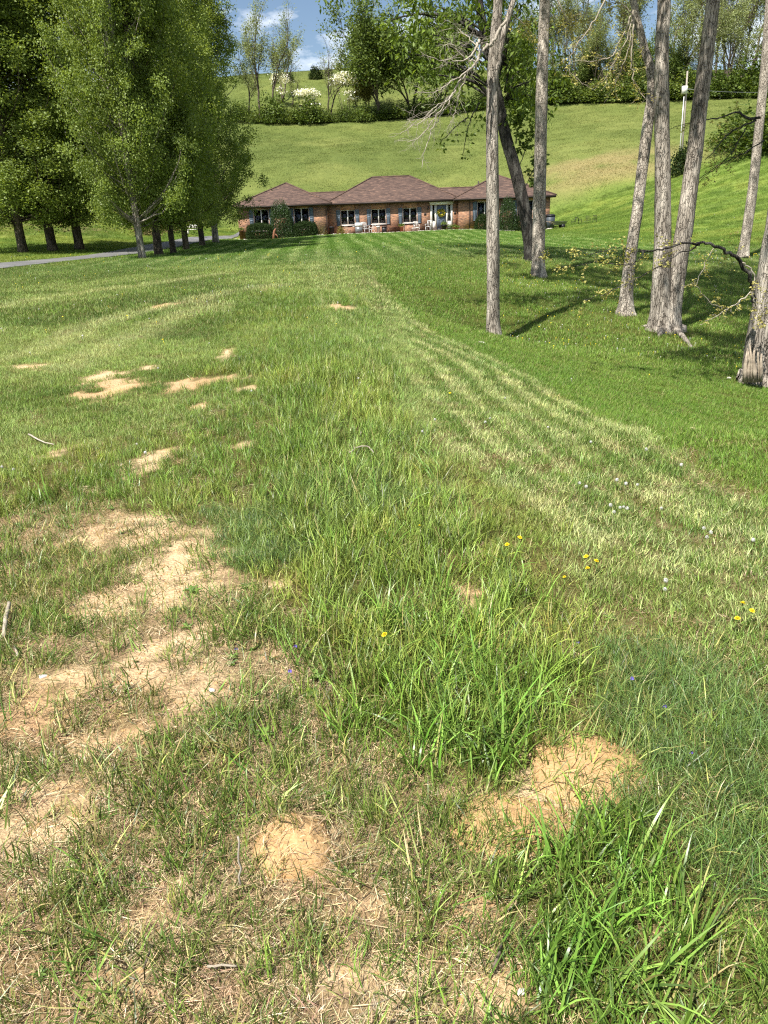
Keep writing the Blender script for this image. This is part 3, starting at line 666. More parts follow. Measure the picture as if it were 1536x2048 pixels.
def grow(mb, tips, r, p, d, L, rad0, lvl, pr):
    n = max(3, int(4 + 2 * (pr['max'] - lvl)))
    pts, dd = wander(r, p, d, L, n, pr['jit'], (0, 0, pr['trop'][min(lvl, len(pr['trop']) - 1)]))
    end = rad0 * (.4 if lvl < pr['max'] else .25)
    mb.tube(pts, np.linspace(rad0, end, n + 1), [9, 6, 4, 3, 3][lvl], cap=False)
    if lvl >= pr['max']:
        for q in pts[1:]: tips.append((q, dd))
        return
    nc = pr['n'][lvl]
    for i in range(nc):
        t = pr['t0'][lvl] + (1 - pr['t0'][lvl]) * (i + r.random()) / nc; f = t * n; k = min(int(f), n - 1); u = f - k
        q = pts[k] * (1 - u) + pts[k + 1] * u; dl = unit(pts[k + 1] - pts[k])
        ang = r.normal(pr['ang'][lvl], .15)
        grow(mb, tips, r, q, perp_dir(r, dl, ang), L * pr['ratio'][lvl] * r.uniform(.7, 1.15) * (1.15 - .55 * t), max(.004, rad0 * (.62 if lvl else .5) * (1 - .5 * t)), lvl + 1, pr)
    for _ in range(1):
        grow(mb, tips, r, pts[-1], dd, L * .5, end, lvl + 1, pr)

# ---- dense shade trees of the drive: three crowns, shared
def shade_tree_meshes(seed, H=16.0, R=2.75, clear=1.35, ncl=820, per=125, leaf=.115):
    r = np.random.default_rng(seed)
    mb = MB(); hts = np.linspace(0, H * .93, 14); ph = r.random() * 6
    tx = .12 * np.sin(hts * .5 + ph) * hts / H * 2; ty = .12 * np.cos(hts * .4 + ph) * hts / H * 2
    tr = np.where(hts < .1, .3, .195 * (1 - hts / H) ** .8 + .02); tr[0] = .29
    hts2 = np.insert(hts, 1, .35); tr = np.insert(tr, 1, .215); tx = np.insert(tx, 1, 0); ty = np.insert(ty, 1, 0)
    hts2[0] = -.25
    mb.tube(np.stack([tx, ty, hts2], -1), tr, 12)
    def prof(t): return R * np.clip(t / .07 + .55, 0, 1) * np.clip((1 - t) / .62, 0, 1) ** .55
    C = []
    off = np.random.default_rng(seed + 5).random(3) * 50
    while len(C) < ncl:
        t = r.random() ** .9; a = r.random() * 2 * math.pi; u = r.random() ** .42
        lump = 1 + .26 * math.sin(3 * a + 9 * t + seed) + .2 * math.sin(5 * a - 17 * t)
        rr = prof(t) * u * lump; c = np.array([rr * math.cos(a), rr * math.sin(a), clear + t * (H - clear)])
        g = vn(np.array([c[0] * .9 + c[2] * .31 + off[0]]), np.array([c[2] * .75 + c[1] * .9 + off[1]]), 1.0)[0]
        if g > .42 + .12 * (1 - u): C.append(c)
    C = np.array(C)
    # limbs rising to a share of the leaf clumps
    for i in r.choice(len(C), 150, replace=False):
        c = C[i]; h0 = max(clear * .95 + .25 * r.random(), c[2] - .5 - .75 * math.hypot(c[0], c[1])); h0 = min(h0, H * .9)
        p0 = np.array([np.interp(h0, hts2, tx), np.interp(h0, hts2, ty), h0]); t = np.linspace(0, 1, 6)[:, None]
        m_ = p0 + (c - p0) * np.array([.75, .75, .35])
        pts = (1 - t) ** 2 * p0 + 2 * t * (1 - t) * m_ + t ** 2 * c; pts[1:-1] += r.normal(0, .05, (4, 3))
        mb.tube(pts, np.linspace(.03 * (1 - h0 / H) + .014, .006, 6), 4, cap=False)
    k = len(C); L_ = np.repeat(C, per, 0); v = r.normal(0, 1, (len(L_), 3)) * np.array([.27, .27, .2]) * np.repeat(r.uniform(.6, 1.35, k), per)[:, None]; L_ = L_ + v
    vcs = np.clip(np.repeat(r.random(k), per) * .72 + r.random(k * per) * .28, 0, 1)
    wood = mesh_np('trunk', np.concatenate(mb.V), np.concatenate(mb.T), np.concatenate(mb.Q), None, [BARK_BROWN], True)
    return wood, leaf_mesh('crown', L_, leaf, LF_SHADE, seed, .25, .7, vcs)
SH = [shade_tree_meshes(s) for s in (1, 2, 3)]
wood_grey = []
for w, _ in SH:
    g = w.copy(); g.materials[0] = BARK_GREY; wood_grey.append(g)
shade = [  # direction of the trunk foot, variant, girth scale, height scale, yaw, label
    (285, 518, 0, .74, 1.08, .3, 'grey-trunked shade tree nearest the open lawn, in front of the dark trunks', 1),
    (318, 511, 1, .95, 1.12, 1.2, 'shade tree with thick dark leaning trunk just behind the grey-trunked one', 0),
    (347, 508, 2, .7, 1.0, 2.2, 'slim dark shade tree, third trunk of the row along the near drive edge', 0),
    (373, 500, 0, .82, 1.0, 4.0, 'dark shade tree beside the drive, fourth trunk of the lawn-side row', 0),
    (405, 492, 1, .85, 1.05, 5.1, 'dark shade tree, second from the house end of the lawn-side row', 0),
    (432, 486, 2, 1.02, 1.12, .8, 'greyish shade tree closest to the brick house at the end of the row', 1),
    (47, 506, 1, 1.18, 1.1, 2.8, 'broad shade tree on the bank beyond the drive, nearest the picture edge', 0),
    (106, 502, 0, 1.22, 1.15, 5.6, 'thick-trunked shade tree on the bank, middle one of the three beyond the drive', 0),
    (160, 500, 2, 1.18, 1.15, 3.6, 'shade tree with forked dark trunk on the bank, last of three beyond the drive', 0)]
for px, py, v, sx, sz, yaw, lab, grey in shade:
    p = ghit(px, py); o = thing('shade_tree', lab, 'tree', p, yaw, 'shade trees along the driveway'); o.scale = (sx, sx, sz)
    link('trunk', wood_grey[v] if grey else SH[v][0], o); link('crown', SH[v][1], o)

# ---- far trees of the hedgerow
def far_tree(seed, H, kind):
    r = np.random.default_rng(seed); mb = MB(); tips = []
    pr = dict(max=3, n=[9, 5, 4], t0=[.35, .3, .2], ang=[.62, .6, .7], ratio=[.5, .55, .5], jit=.13, trop=[.06, .10, .05, 0])
    stems = {'feather': 1, 'bare': 2, 'green': 3}[kind]
    for s in range(stems):
        d = unit(np.array([r.normal(0, .16), r.normal(0, .16), 1])) if stems > 1 else np.array([.03, 0, 1])
        grow(mb, tips, r, (r.normal(0, .2) * (stems > 1), 0, -.4), d, H * .66 * r.uniform(.85, 1.0), .20 if stems == 1 else .16, 0, pr)
    T = np.array([t[0] for t in tips]); T = T[T[:, 2] > H * .16]
    wood = mesh_np('trunk', np.concatenate(mb.V), np.concatenate(mb.T) if mb.T else None, np.concatenate(mb.Q), None, [BARK_BROWN], True)
    per, leaf, mat = {'feather': (4.0, .22, LF_FEATH), 'bare': (.6, .22, LF_FEATH), 'green': (5, .34, LF_FARG)}[kind]
    n = int(len(T) * per); q = T[r.integers(0, len(T), n)] + r.normal(0, .28 if kind != 'green' else .55, (n, 3))
    return wood, leaf_mesh('crown', q, leaf, mat, seed, .3 if kind != 'green' else .5)
FT = {'feather': [far_tree(s, 16, 'feather') for s in (11, 12, 13)], 'bare': [far_tree(s, 13, 'bare') for s in (21, 22)], 'green': [far_tree(s, 14, 'green') for s in (31, 32, 33)]}
red_crown = FT['green'][1][1].copy(); red_crown.materials[0] = LF_RED
FH = {'feather': 16, 'bare': 13, 'green': 14}
far = [  # px, py of the foot, kind, height, label
    (497, 236, 'feather', 13, 'feathery pale tree at the end of the hedgerow beside the dense shade trees'),
    (522, 240, 'feather', 19, 'tall feathery pale green tree, second in the hedgerow from the shade trees'),
    (541, 240, 'feather', 17, 'thin feathery tree with split trunk just before the lone dark-leaved one'),
    (566, 205, 'bare', 17, 'gaunt tree with few hanging leaves standing alone against the blue sky'),
    (585, 215, 'bare', 7, 'small bare sapling between two white dogwoods'),
    (662, 232, 'bare', 13, 'bare leaning twin-stemmed tree before the open upper field'),
    (712, 226, 'feather', 21, 'tall feathery tree rising behind the big white dogwood'),
    (737, 232, 'green', 9, 'reddish budding small tree next to the big white dogwood'),
    (762, 238, 'green', 19, 'broad green multi-stemmed tree above the middle of the house roof'),
    (822, 232, 'green', 17, 'green tree right of the multi-stemmed one in the hedgerow'),
    (884, 226, 'green', 18, 'dense green tree behind the bleached dead branches'),
    (930, 222, 'feather', 15, 'pale tree in the hedgerow just left of the slender grey trunk'),
    (1015, 214, 'green', 15, 'green tree seen between the slender grey trunk and the next trunk'),
    (1050, 210, 'feather', 16, 'feathery tree in the gap between the two straight grey trunks'),
    (1120, 205, 'feather', 10, 'low feathery tree just right of the second straight trunk'),
    (1140, 204, 'bare', 15, 'thin bare tree over the hedge, right of the second straight trunk'),
    (1165, 203, 'green', 10, 'yellow-green low tree over the middle of the right-hand hedge'),
    (1190, 203, 'feather', 14, 'feathery tree over the hedge behind the hanging twigs'),
    (1218, 202, 'feather', 12, 'low pale tree behind the hanging twigs'),
    (1238, 202, 'bare', 16, 'bare tree behind the hanging twigs, close to the leaning trunk'),
    (1262, 202, 'green', 11, 'dark green tree in the hedge just left of the leaning trunk'),
    (1345, 198, 'feather', 15, 'feathery tree in the gap between the twin trunks'),
    (1352, 198, 'green', 9, 'dark low tree behind the utility pole'),
    (1385, 196, 'feather', 17, 'feathery tree behind the upper part of the utility pole'),
    (1420, 195, 'bare', 14, 'bare tree right of the twin-trunked tree on the ridge'),
    (1448, 194, 'feather', 15, 'feathery pale tree on the ridge above the white fence rail'),
    (1470, 193, 'bare', 15, 'thin bare tree on the ridge, next to the far slender trunk'),
    (1500, 192, 'feather', 14, 'feathery tree on the ridge at the edge of the picture'),
    (1530, 192, 'bare', 14, 'bare tree on the ridge, last at the picture edge')]
for i, (px, py, kd, H, lab) in enumerate(far):
    p = ghit(px, py); v = FT[kd][i % len(FT[kd])]
    o = thing('hedgerow_tree', lab, 'tree', p, (i * 2.4) % 6.28, 'trees of the hedgerow on the hill'); s = H / FH[kd]; o.scale = (s, s, s)
    link('trunk', v[0], o); link('crown', red_crown if 'reddish' in lab else v[1], o)

# the wood on the ridge behind the hedge
ORD = ['first', 'second', 'third', 'fourth', 'fifth', 'sixth', 'seventh', 'eighth', 'ninth', 'tenth', 'eleventh', 'twelfth', 'thirteenth', 'fourteenth', 'fifteenth', 'sixteenth', 'seventeenth', 'eighteenth']
ORDER = sorted([1105, 1128, 1152, 1178, 1205, 1228, 1250, 1275, 1350, 1368, 1398, 1432, 1456, 1480, 1506, 1528, 1020, 1066])
for i, (px, py, kd, H) in enumerate(((1105, 170, 'feather', 15), (1128, 165, 'feather', 13), (1152, 165, 'feather', 17), (1178, 165, 'bare', 16), (1205, 165, 'feather', 15), (1228, 160, 'bare', 17), (1250, 160, 'feather', 17), (1275, 160, 'bare', 16), (1350, 160, 'feather', 16), (1368, 160, 'bare', 18), (1398, 160, 'feather', 18), (1432, 158, 'feather', 17), (1456, 158, 'bare', 18), (1480, 158, 'feather', 17), (1506, 158, 'feather', 18), (1528, 158, 'bare', 18), (1020, 175, 'feather', 15), (1066, 175, 'bare', 15))):
    p = ghit(px, py); v = FT[kd][(i + 1) % len(FT[kd])]
    o = thing('ridge_tree', 'slender spring tree in the wood on the ridge, ' + ORD[ORDER.index(px)] + ' counted from the house side', 'tree', p, (i * 1.9) % 6.28, 'trees of the wood on the ridge'); s = H / FH[kd] * (1.25 if px > 1090 else 1); o.scale = (s, s, s)
    link('trunk', v[0], o); link('crown', v[1], o)
# ---- shrubs
def shrub_mesh(seed, n, rx, rz, leaf, mat, shell=.55, lump=.25, square=0.0, base=0.0):
    r = np.random.default_rng(seed); v = r.normal(0, 1, (n, 3)); v[:, 2] = np.abs(v[:, 2]) * 1.0; v /= np.linalg.norm(v, axis=1)[:, None]
    if square:
        m = np.max(np.abs(v), axis=1)[:, None]; v = v * (1 - square) + v / m * square
    a = np.arctan2(v[:, 1], v[:, 0]); l = 1 + lump * (np.sin(3 * a + seed) * .5 + np.sin(5 * a + 7 * v[:, 2] + seed) * .5)
    u = shell + (1 - shell) * r.random(n) ** .5
    C = v * (u * l)[:, None] * np.array([rx, rx, rz]) + r.normal(0, leaf * .6, (n, 3)); C[:, 2] = np.maximum(C[:, 2], .02) + base
    return leaf_mesh('foliage', C, leaf, mat, seed, .1, .7)
def stems_mesh(seed, n, h, spread, rad0, mat):
    r = np.random.default_rng(seed); mb = MB()
    for i in range(n):
        a = r.random() * 6.28; d = unit([math.cos(a) * spread, math.sin(a) * spread, 1])
        pts, _ = wander(r, (0.1 * math.cos(a), .1 * math.sin(a), -.1), d, h * r.uniform(.7, 1.1), 5, .1)
        mb.tube(pts, np.linspace(rad0, rad0 * .3, 6), 4, cap=False)
    return mesh_np('stem', np.concatenate(mb.V), None, np.concatenate(mb.Q), None, [mat], True)
SHR = [shrub_mesh(s, 2600, 2.6, 3.4, .34, LF_BUSH if s % 2 else LF_FARG, .35, .5) for s in (51, 52, 53, 54)]
SHS = stems_mesh(55, 7, 2.6, .6, .06, BARK_BROWN)
hedge_px = [(486, 243), (512, 246), (548, 247), (584, 247), (618, 247), (652, 245), (688, 243), (726, 243), (760, 240), (796, 237), (836, 234), (872, 230), (906, 226), (940, 222), (972, 218), (1004, 215), (1036, 212), (1066, 210),
            (1108, 207), (1136, 206), (1164, 205), (1192, 204), (1220, 204), (1248, 203), (1276, 203), (1350, 199), (1380, 198), (1410, 197), (1440, 196), (1470, 195), (1500, 194), (1532, 194)]
marks = ['below the first feathery trees', 'under the tall feathery tree', 'below the gaunt lone tree', 'below the small white dogwood', 'beside the leaning white dogwood', 'below the bare leaning tree', 'under the big white dogwood', 'right of the big white dogwood', 'under the multi-stemmed green tree',
         'above the house ridge', 'above the main roof hip', 'left of the bleached dead twigs', 'behind the bleached dead twigs', 'just left of the slender grey trunk', 'directly behind the slender grey trunk', 'right of the slender grey trunk', 'between the two straight trunks', 'close left of the second straight trunk',
         'close right of the second straight trunk', 'a little right of the second straight trunk', 'in the middle of the dark hedge line', 'under the yellow-green low tree', 'under the hanging twigs', 'left of the leaning trunk', 'behind the leaning trunk', 'between the twin trunks behind the pole', 'right of the pole box', 'behind the second twin trunk', 'above the white fence rail', 'on the ridge by the far slender trunk', 'on the ridge near the picture edge', 'at the picture edge on the ridge']
for i, ((px, py), mk) in enumerate(zip(hedge_px, marks)):
    p = ghit(px, py); o = thing('hedgerow_shrub', 'dark green wild shrub of the hedgerow, ' + mk, 'shrub', p, i * 1.7, 'shrubs of the hedgerow on the hill')
    s = [1.0, .7, 1.15, .8, 1.3, .9, .65][i % 7] * (1.1 if px > 1090 else .84); o.scale = (s * 1.15, s * 1.15, s * [1, .75, 1.25, .9][i % 4])
    link('foliage', SHR[i % 4], o); link('stem', SHS, o)
# flowering dogwoods: flat tiers of white bracts
def dogwood_mesh(seed, n, rx, rz):
    r = np.random.default_rng(seed); C = []
    for i in range(16):
        a = r.random() * 6.28; q = r.random() ** .5; z = rz * r.random(); rr = rx * (1 - abs(z / rz - .45) * 1.1) * q
        C.append(np.array([rr * math.cos(a), rr * math.sin(a), z + .5]) + r.normal(0, 1, (n // 16, 3)) * np.array([.55, .55, .12]))
    C = np.concatenate(C); return leaf_mesh('blossom', C, .24, LF_WHITE, seed, 0, .95, up=1.2)
DW = [dogwood_mesh(s, 1500, 2.0, 3.2) for s in (61, 62)]; DWS = stems_mesh(63, 5, 3.0, .5, .06, BARK_BROWN)
for px, py, s, v, lab in ((694, 236, 1.35, 0, 'big white flowering dogwood in the hedgerow'), (616, 244, 1.1, 1, 'leaning white flowering dogwood low in the hedgerow'), (562, 215, 1.05, 0, 'small white dogwood beside the gaunt lone tree'), (190, 400, 1.3, 1, 'white flowering dogwood glimpsed through the shade trees')):
    p = ghit(px, py) if px > 200 else at(190, 400, 78); p[2] = gz(p[0], p[1])
    o = thing('dogwood_tree', lab, 'tree', p, px * .1, 'white dogwoods'); o.scale = (s, s, s)
    link('blossom', DW[v], o, (0, 0, 1.6)); q_ = link('trunk', DWS, o); q_.scale = (1, 1, 1.5)
JUN = shrub_mesh(71, 2200, 1.3, 2.0, .2, LF_DARK)
for px, py, s, lab in ((632, 158, 1.25, 'round dark cedar bush alone on the upper field'), (578, 165, .9, 'low dark bush on the upper field beside the gaunt tree'), (677, 140, .7, 'tiny dark bush on the skyline of the upper field'), (658, 152, .8, 'small bush on the upper field near the skyline, right of the round cedar')):
    p = ghit(px, py); o = thing('field_bush', lab, 'bush', p, 0, 'bushes on the upper field'); o.scale = (s, s, s); link('foliage', JUN, o)
for px, py, sx, sz, lab in ((1366, 350, 1.0, 1.25, 'dark evergreen bush at the foot of the utility pole'), (1478, 296, 2.2, 1.5, 'large dark rhododendron mound with a shaded underside behind the slender far trunk'), (1536, 300, 2.4, 1.6, 'large dark rhododendron mound cut by the picture edge')):
    p = ghit(px, py); o = thing('evergreen_bush', lab, 'bush', p, px * .3); o.scale = (sx, sx, sz); link('foliage', JUN if px < 1400 else SHR[0], o)
    if px > 1400: o.scale = (sx * .55, sx * .55, sz * .6)

# ---- tall trees on the near slope: surveyed trunks
def trunk_pts(line, Y, dY=0.0):
    P = []; R = []; n = len(line)
    for i, (px, py, w) in enumerate(line):
        p = at(px, py, Y + dY * i / (n - 1)); P.append(p); R.append(w * .45 * depth_of(p) / FPX)
    return np.array(P), np.array(R)
def spline(P, R, m=6):
    P = np.asarray(P); n = len(P); Q = []; S = []
    for i in range(n - 1):
        p0 = P[max(i - 1, 0)]; p1 = P[i]; p2 = P[i + 1]; p3 = P[min(i + 2, n - 1)]
        for t in np.linspace(0, 1, m, endpoint=False):
            Q.append(.5 * ((2 * p1) + (-p0 + p2) * t + (2 * p0 - 5 * p1 + 4 * p2 - p3) * t * t + (-p0 + 3 * p1 - 3 * p2 + p3) * t ** 3)); S.append(R[i] * (1 - t) + R[i + 1] * t)
    Q.append(P[-1]); S.append(R[-1]); return np.array(Q), np.array(S)
def rough_tube(mb, P, R, k=18, seed=0, amp=.06, flare=0.0):
    """trunk with fluted, uneven section and a root flare"""
    n0 = mb.n; mb.tube(P, R, k); V = mb.V[-1]; n = len(P); W = V.reshape(n, k, 3)
    a = np.arange(k) * 2 * math.pi / k; r_ = np.random.default_rng(seed); ph = r_.random(4) * 6
    for i in range(n):
        h = P[i][2] - P[0][2]
        f = 1 + amp * (np.sin(3 * a + ph[0] + h * .5) * .6 + np.sin(5 * a + ph[1] - h * .9) * .5 + np.sin(8 * a + ph[2] + h * 2.0) * .35)
        fl = flare * math.exp(-max(h, 0) / .22)
        f = f + fl * (.45 + .55 * np.maximum(0, np.sin(4 * a + ph[3])))
        W[i] = P[i] + (W[i] - P[i]) * f[:, None]
    mb.V[-1] = W.reshape(-1, 3)
def crown_above(mb, tips, r, P, R, zmin, n=9, L=5.0, pr=None):
    pr = pr or dict(max=2, n=[5, 4], t0=[.25, .2], ang=[.6, .7], ratio=[.5, .5], jit=.16, trop=[.04, .02, -.02])
    zs = np.linspace(zmin, P[-1][2], n)
    for i, z in enumerate(zs):
        q = np.array([np.interp(z, P[:, 2], P[:, 0]), np.interp(z, P[:, 2], P[:, 1]), z]); rr = np.interp(z, P[:, 2], R)
        a = i * 2.4 + r.random(); d = unit([math.cos(a), math.sin(a), .75])
        grow(mb, tips, r, q, d, L * r.uniform(.7, 1.1) * (1 - .4 * i / n), rr * .45, 0, pr)
def make_big_tree(name, label, lines, Y, bark, seed, topz=15, leaf=(LF_FEATH, .10, 3.0), zmin=6.5, flare=.7, crownL=4.5, ncr=9, extra=None, dY=0.0, group='tall trees on the near slope'):
    r = np.random.default_rng(seed); mb = MB(); tips = []; base = None; twigs = MB()
    for li, line in enumerate(lines):
        P, R = trunk_pts(line, Y, dY)
        if li == 0 or base is None:
            base = P[0].copy(); base[2] = gz(base[0], base[1])
        if line[0][1] > 480: P = np.concatenate([[P[0] + (P[0] - P[1]) * .12], P]); R = np.r_[R[0] * 1.05, R]
        if line[-1][1] <= 0 and line[-1][2] > 12:      # grows on above the picture
            d = unit(P[-1] - P[-2]); top = []
            zt = P[-1][2]; q = P[-1].copy(); rr = R[-1]; n = 6
            st = (topz - zt) / n
            for i in range(n):
                d = unit(d + r.normal(0, .06, 3) + np.array([0, 0, .05])); q = q + d * st / max(d[2], .4); top.append(q.copy())
            P = np.concatenate([P, top]); R = np.r_[R, np.linspace(rr * .9, rr * .2, n)]
            Ps, Rs = spline(P, R, 5)
            crown_above(mb, tips, r, Ps, Rs, max(zmin, zt + .5), ncr, crownL)
        else: Ps, Rs = spline(P, R, 5)
        Ps = Ps - base; Ps[3:, :2] += np.cumsum(r.normal(0, .004, (len(Ps) - 3, 2)), 0)
        rough_tube(mb, Ps, Rs, 18 if line[0][2] > 18 else 8, seed + li, .07, flare if line[0][1] > 480 else 0)
    # crown pieces were grown in world space: shift them
    for i, V in enumerate(mb.V):
        if np.abs(V.mean(0) + base - base).sum() > 0 and V.shape[0] and (np.linalg.norm(V.mean(0)[:2]) > np.linalg.norm(V.mean(0)[:2] - base[:2])): mb.V[i] = V - base
    o = thing(name, label, 'tree', base, 0, group)
    mb.build('trunk', bark, o, smooth=True)
    if tips and leaf:
        T = np.array([t[0] for t in tips]) - base; n = int(len(T) * leaf[2]); q = T[r.integers(0, len(T), n)] + r.normal(0, .16, (n, 3))
        link('crown', leaf_mesh('crown', q, leaf[1], leaf[0], seed, .4), o)
    return o, base
def twig_spray(mb, buds, r, P, R, n=14, L=.5, depth=2, bud=.6, down=-.05, spread=.8):
    """side twigs along a surveyed branch"""
    P = np.asarray(P); m = len(P)
    for i in range(n):
        f = (i + r.random()) / n * (m - 1); k = min(int(f), m - 2); u = f - k; q = P[k] * (1 - u) + P[k + 1] * u
        d = perp_dir(r, unit(P[k + 1] - P[k]), r.normal(spread, .2)); l = L * r.uniform(.5, 1.3) * (1.2 - .5 * f / m)
        pts, dd = wander(r, q, d, l, 5, .2, (0, 0, down)); rr = max(.0022, R * .45)
        mb.tube(pts, np.linspace(rr, rr * .45, 6), 3, cap=False)
        if r.random() < bud: buds.extend([p for p in pts[2:]])
        if depth > 1: twig_spray(mb, buds, r, pts, rr, 4, l * .5, depth - 1, bud, down, spread)
def branch_part(name, parent, base, bark, seed, lines, Y, twig=(12, .5), bud=None, budn=1.4, budsize=.04, down=-.05, dYs=None, spread=.8, depth=2, rtw=.006):
    r = np.random.default_rng(seed); mb = MB(); buds = []
    for li, line in enumerate(lines):
        P, R = trunk_pts(line, Y if dYs is None else Y + dYs[li][0], 0 if dYs is None else dYs[li][1])
        Ps, Rs = spline(P, R, 5); Ps[1:] += r.normal(0, .012, Ps[1:].shape)
        mb.tube(Ps, Rs, 6); twig_spray(mb, buds, r, Ps[len(Ps) // 5:], rtw, twig[0], twig[1], depth, 1 if bud else 0, down, spread)
    for i in range(len(mb.V)): mb.V[i] = mb.V[i] - base
    o = mb.build(name, bark, parent, smooth=True)
    if bud and buds:
        B = np.array(buds) - base; n = int(len(B) * budn); q = B[r.integers(0, len(B), n)] + r.normal(0, .02, (n, 3))
        link('leaves', leaf_mesh('leaves', q, budsize, bud, seed, .2), o)
    return o
# slender grey tree with the bleached dead limb
t1, b1 = make_big_tree('ash_tree', 'slender straight grey tree with bleached dead branches hanging from its fork', [[(990, 688, 34), (988, 640, 29), (987, 560, 28), (985, 450, 28), (983, 300, 27), (983, 190, 25), (987, 100, 25), (991, 40, 22), (994, -20, 20)],
    [(990, 150, 16), (999, 105, 15), (1009, 62, 13), (1020, 28, 12), (1031, -5, 10)]], 16, BARK_GREY, 101, 14, (LF_FEATH, .14, 5), 6.0, .6)
branch_part('dead_branch', t1, b1, TWIG_PALE, 102, [
    [(986, 88, 7), (978, 90, 7), (970, 94, 7), (962, 108, 7), (952, 126, 6), (938, 142, 5), (922, 160, 4.2), (906, 188, 3.4), (894, 210, 3), (878, 235, 2.4), (862, 270, 2), (848, 310, 1.6), (843, 336, 1)],
    [(1012, 42, 6), (1000, 58, 7), (990, 74, 7), (984, 88, 6)],
    [(966, 100, 6), (960, 82, 6), (955, 88, 5), (945, 110, 4), (925, 120, 3), (900, 122, 2.2), (870, 118, 1.6), (842, 105, 1)],
    [(940, 140, 4), (915, 155, 3), (890, 172, 2.2), (865, 185, 1.7), (832, 184, 1)],
    [(912, 180, 3), (890, 205, 2.4), (862, 228, 2), (832, 250, 1.6), (800, 268, 1)],
    [(905, 190, 3), (880, 222, 2.4), (860, 250, 2), (838, 275, 1.6), (812, 285, 1)],
    [(930, 152, 3), (920, 180, 2.4), (914, 205, 2), (908, 230, 1.4), (900, 245, 1)],
    [(950, 122, 4), (935, 118, 3), (915, 100, 2.4), (900, 88, 1.6), (885, 92, 1)],
    [(958, 100, 3), (945, 82, 2.4), (930, 70, 2), (918, 56, 1.2)],
    [(900, 195, 3), (870, 214, 2), (845, 236, 1.4), (815, 240, 1)]], 15.7, (13, .36), dYs=[(0, -.5)] + [(0, 0)] + [(0, -.9), (-.2, -.5), (-.3, -.4), (-.4, .3), (-.2, .2), (0, -.4), (0, .3), (-.4, -.6)], spread=.6, depth=2, rtw=.005)
# straight pale tree
t2, b2 = make_big_tree('ash_tree', 'straight pale-barked tree right in front of the house end wall', [[(1078, 555, 34), (1078, 520, 29), (1080, 400, 27), (1085, 200, 26), (1091, 0, 23)]], 25, BARK_PALE, 111, 17, (LF_FEATH, .15, 4), 9, .3)
# dark leaning tree with green crown
t3, b3 = make_big_tree('walnut_tree', 'dark mossy-barked leaning tree with a dense green crown behind the slender one', [[(1063, 523, 30), (1060, 490, 27), (1052, 430, 27), (1035, 350, 26), (1012, 270, 25), (998, 205, 24), (982, 130, 22), (966, 50, 20), (955, -20, 18)],
    [(990, 170, 15), (1005, 120, 13), (1018, 60, 11), (1025, 0, 9)], [(1000, 215, 10), (978, 190, 9), (950, 165, 7), (910, 155, 5), (870, 150, 3)], [(972, 80, 12), (930, 50, 9), (880, 30, 7), (820, 30, 4), (770, 45, 2)]], 28, BARK_DARK, 121, 15, (LF_GREEN, .20, 4), 8, .5)
r = np.random.default_rng(122); mbt = MB(); C = []
crown_t = [(840, 30), (880, 20), (920, 15), (960, 20), (1000, 15), (1040, 30), (850, 80), (900, 75), (940, 70), (1010, 70), (1045, 80), (870, 120), (915, 118), (960, 110), (1020, 120), (1050, 125), (1035, 165), (1062, 190), (1020, 200), (890, 155), (955, 190), (810, 60), (830, 110), (1045, 215), (800, 10), (1065, 150)]
crown_t += [(740 + 32 * (k_ % 11) + 9 * (k_ // 11), -45 - 48 * (k_ // 11)) for k_ in range(44)]
for i, (px, py) in enumerate(crown_t):
    c = at(px + r.normal(0, 8) - (70 if py < 0 else 0), py + r.normal(0, 8), (28 if py > 0 else 32.5) + r.normal(0, 1.4)); s0 = at(985 if px < 985 else 1010, min(200, py + 60), 28) if py > 0 else at(955 - (20 - py) * .1, py * .8, 28); m_ = (s0 + c) / 2 + np.array([0, 0, .3]); t = np.linspace(0, 1, 6)[:, None]
    mbt.tube((1 - t) ** 2 * s0 + 2 * t * (1 - t) * m_ + t ** 2 * c - b3, np.linspace(.045, .01, 6), 4, cap=False)
    for k in range(8):
        cc_ = c + r.normal(0, 1, 3) * np.array([.5, .55, .38]); C.append(cc_ + r.normal(0, 1, (18, 3)) * np.array([.16, .16, .14]))
bo = mbt.build('limb', BARK_DARK, t3, smooth=True); link('foliage', leaf_mesh('foliage', np.concatenate(C) - b3, .2, LF_GREEN, 123, .9, .45), t3)
for q_, l_ in enumerate([[(1032, 285, 3), (1036, 262, 2), (1040, 240, 1.4)], [(1050, 375, 3), (1062, 350, 2), (1072, 325, 1)], [(1040, 330, 2), (1050, 300, 2), (1062, 270, 1)], [(960, 205, 3), (945, 230, 2.4), (935, 260, 2), (925, 310, 1.2)], [(935, 235, 3), (915, 250, 2), (890, 275, 1.4), (880, 285, 1)]]): branch_part('shoot', t3, b3, BARK_DARK, 124 + q_, [l_], 28, (7, .5), LF_GREEN, 1.3 if q_ < 3 else .25, .15, spread=.7)
# leaning tree left of the twin trunks
t4, b4 = make_big_tree('ash_tree', 'leaning mottled grey tree standing left of the twin-trunked one', [[(1250, 632, 36), (1254, 590, 28), (1262, 520, 25), (1272, 450, 24), (1281, 370, 24), (1292, 280, 24), (1303, 190, 22), (1300, 140, 19), (1287, 92, 17), (1276, 50, 16), (1264, -5, 15)]], 18.6, BARK_PALE, 131, 15, (LF_FEATH, .15, 9), 7, .6)
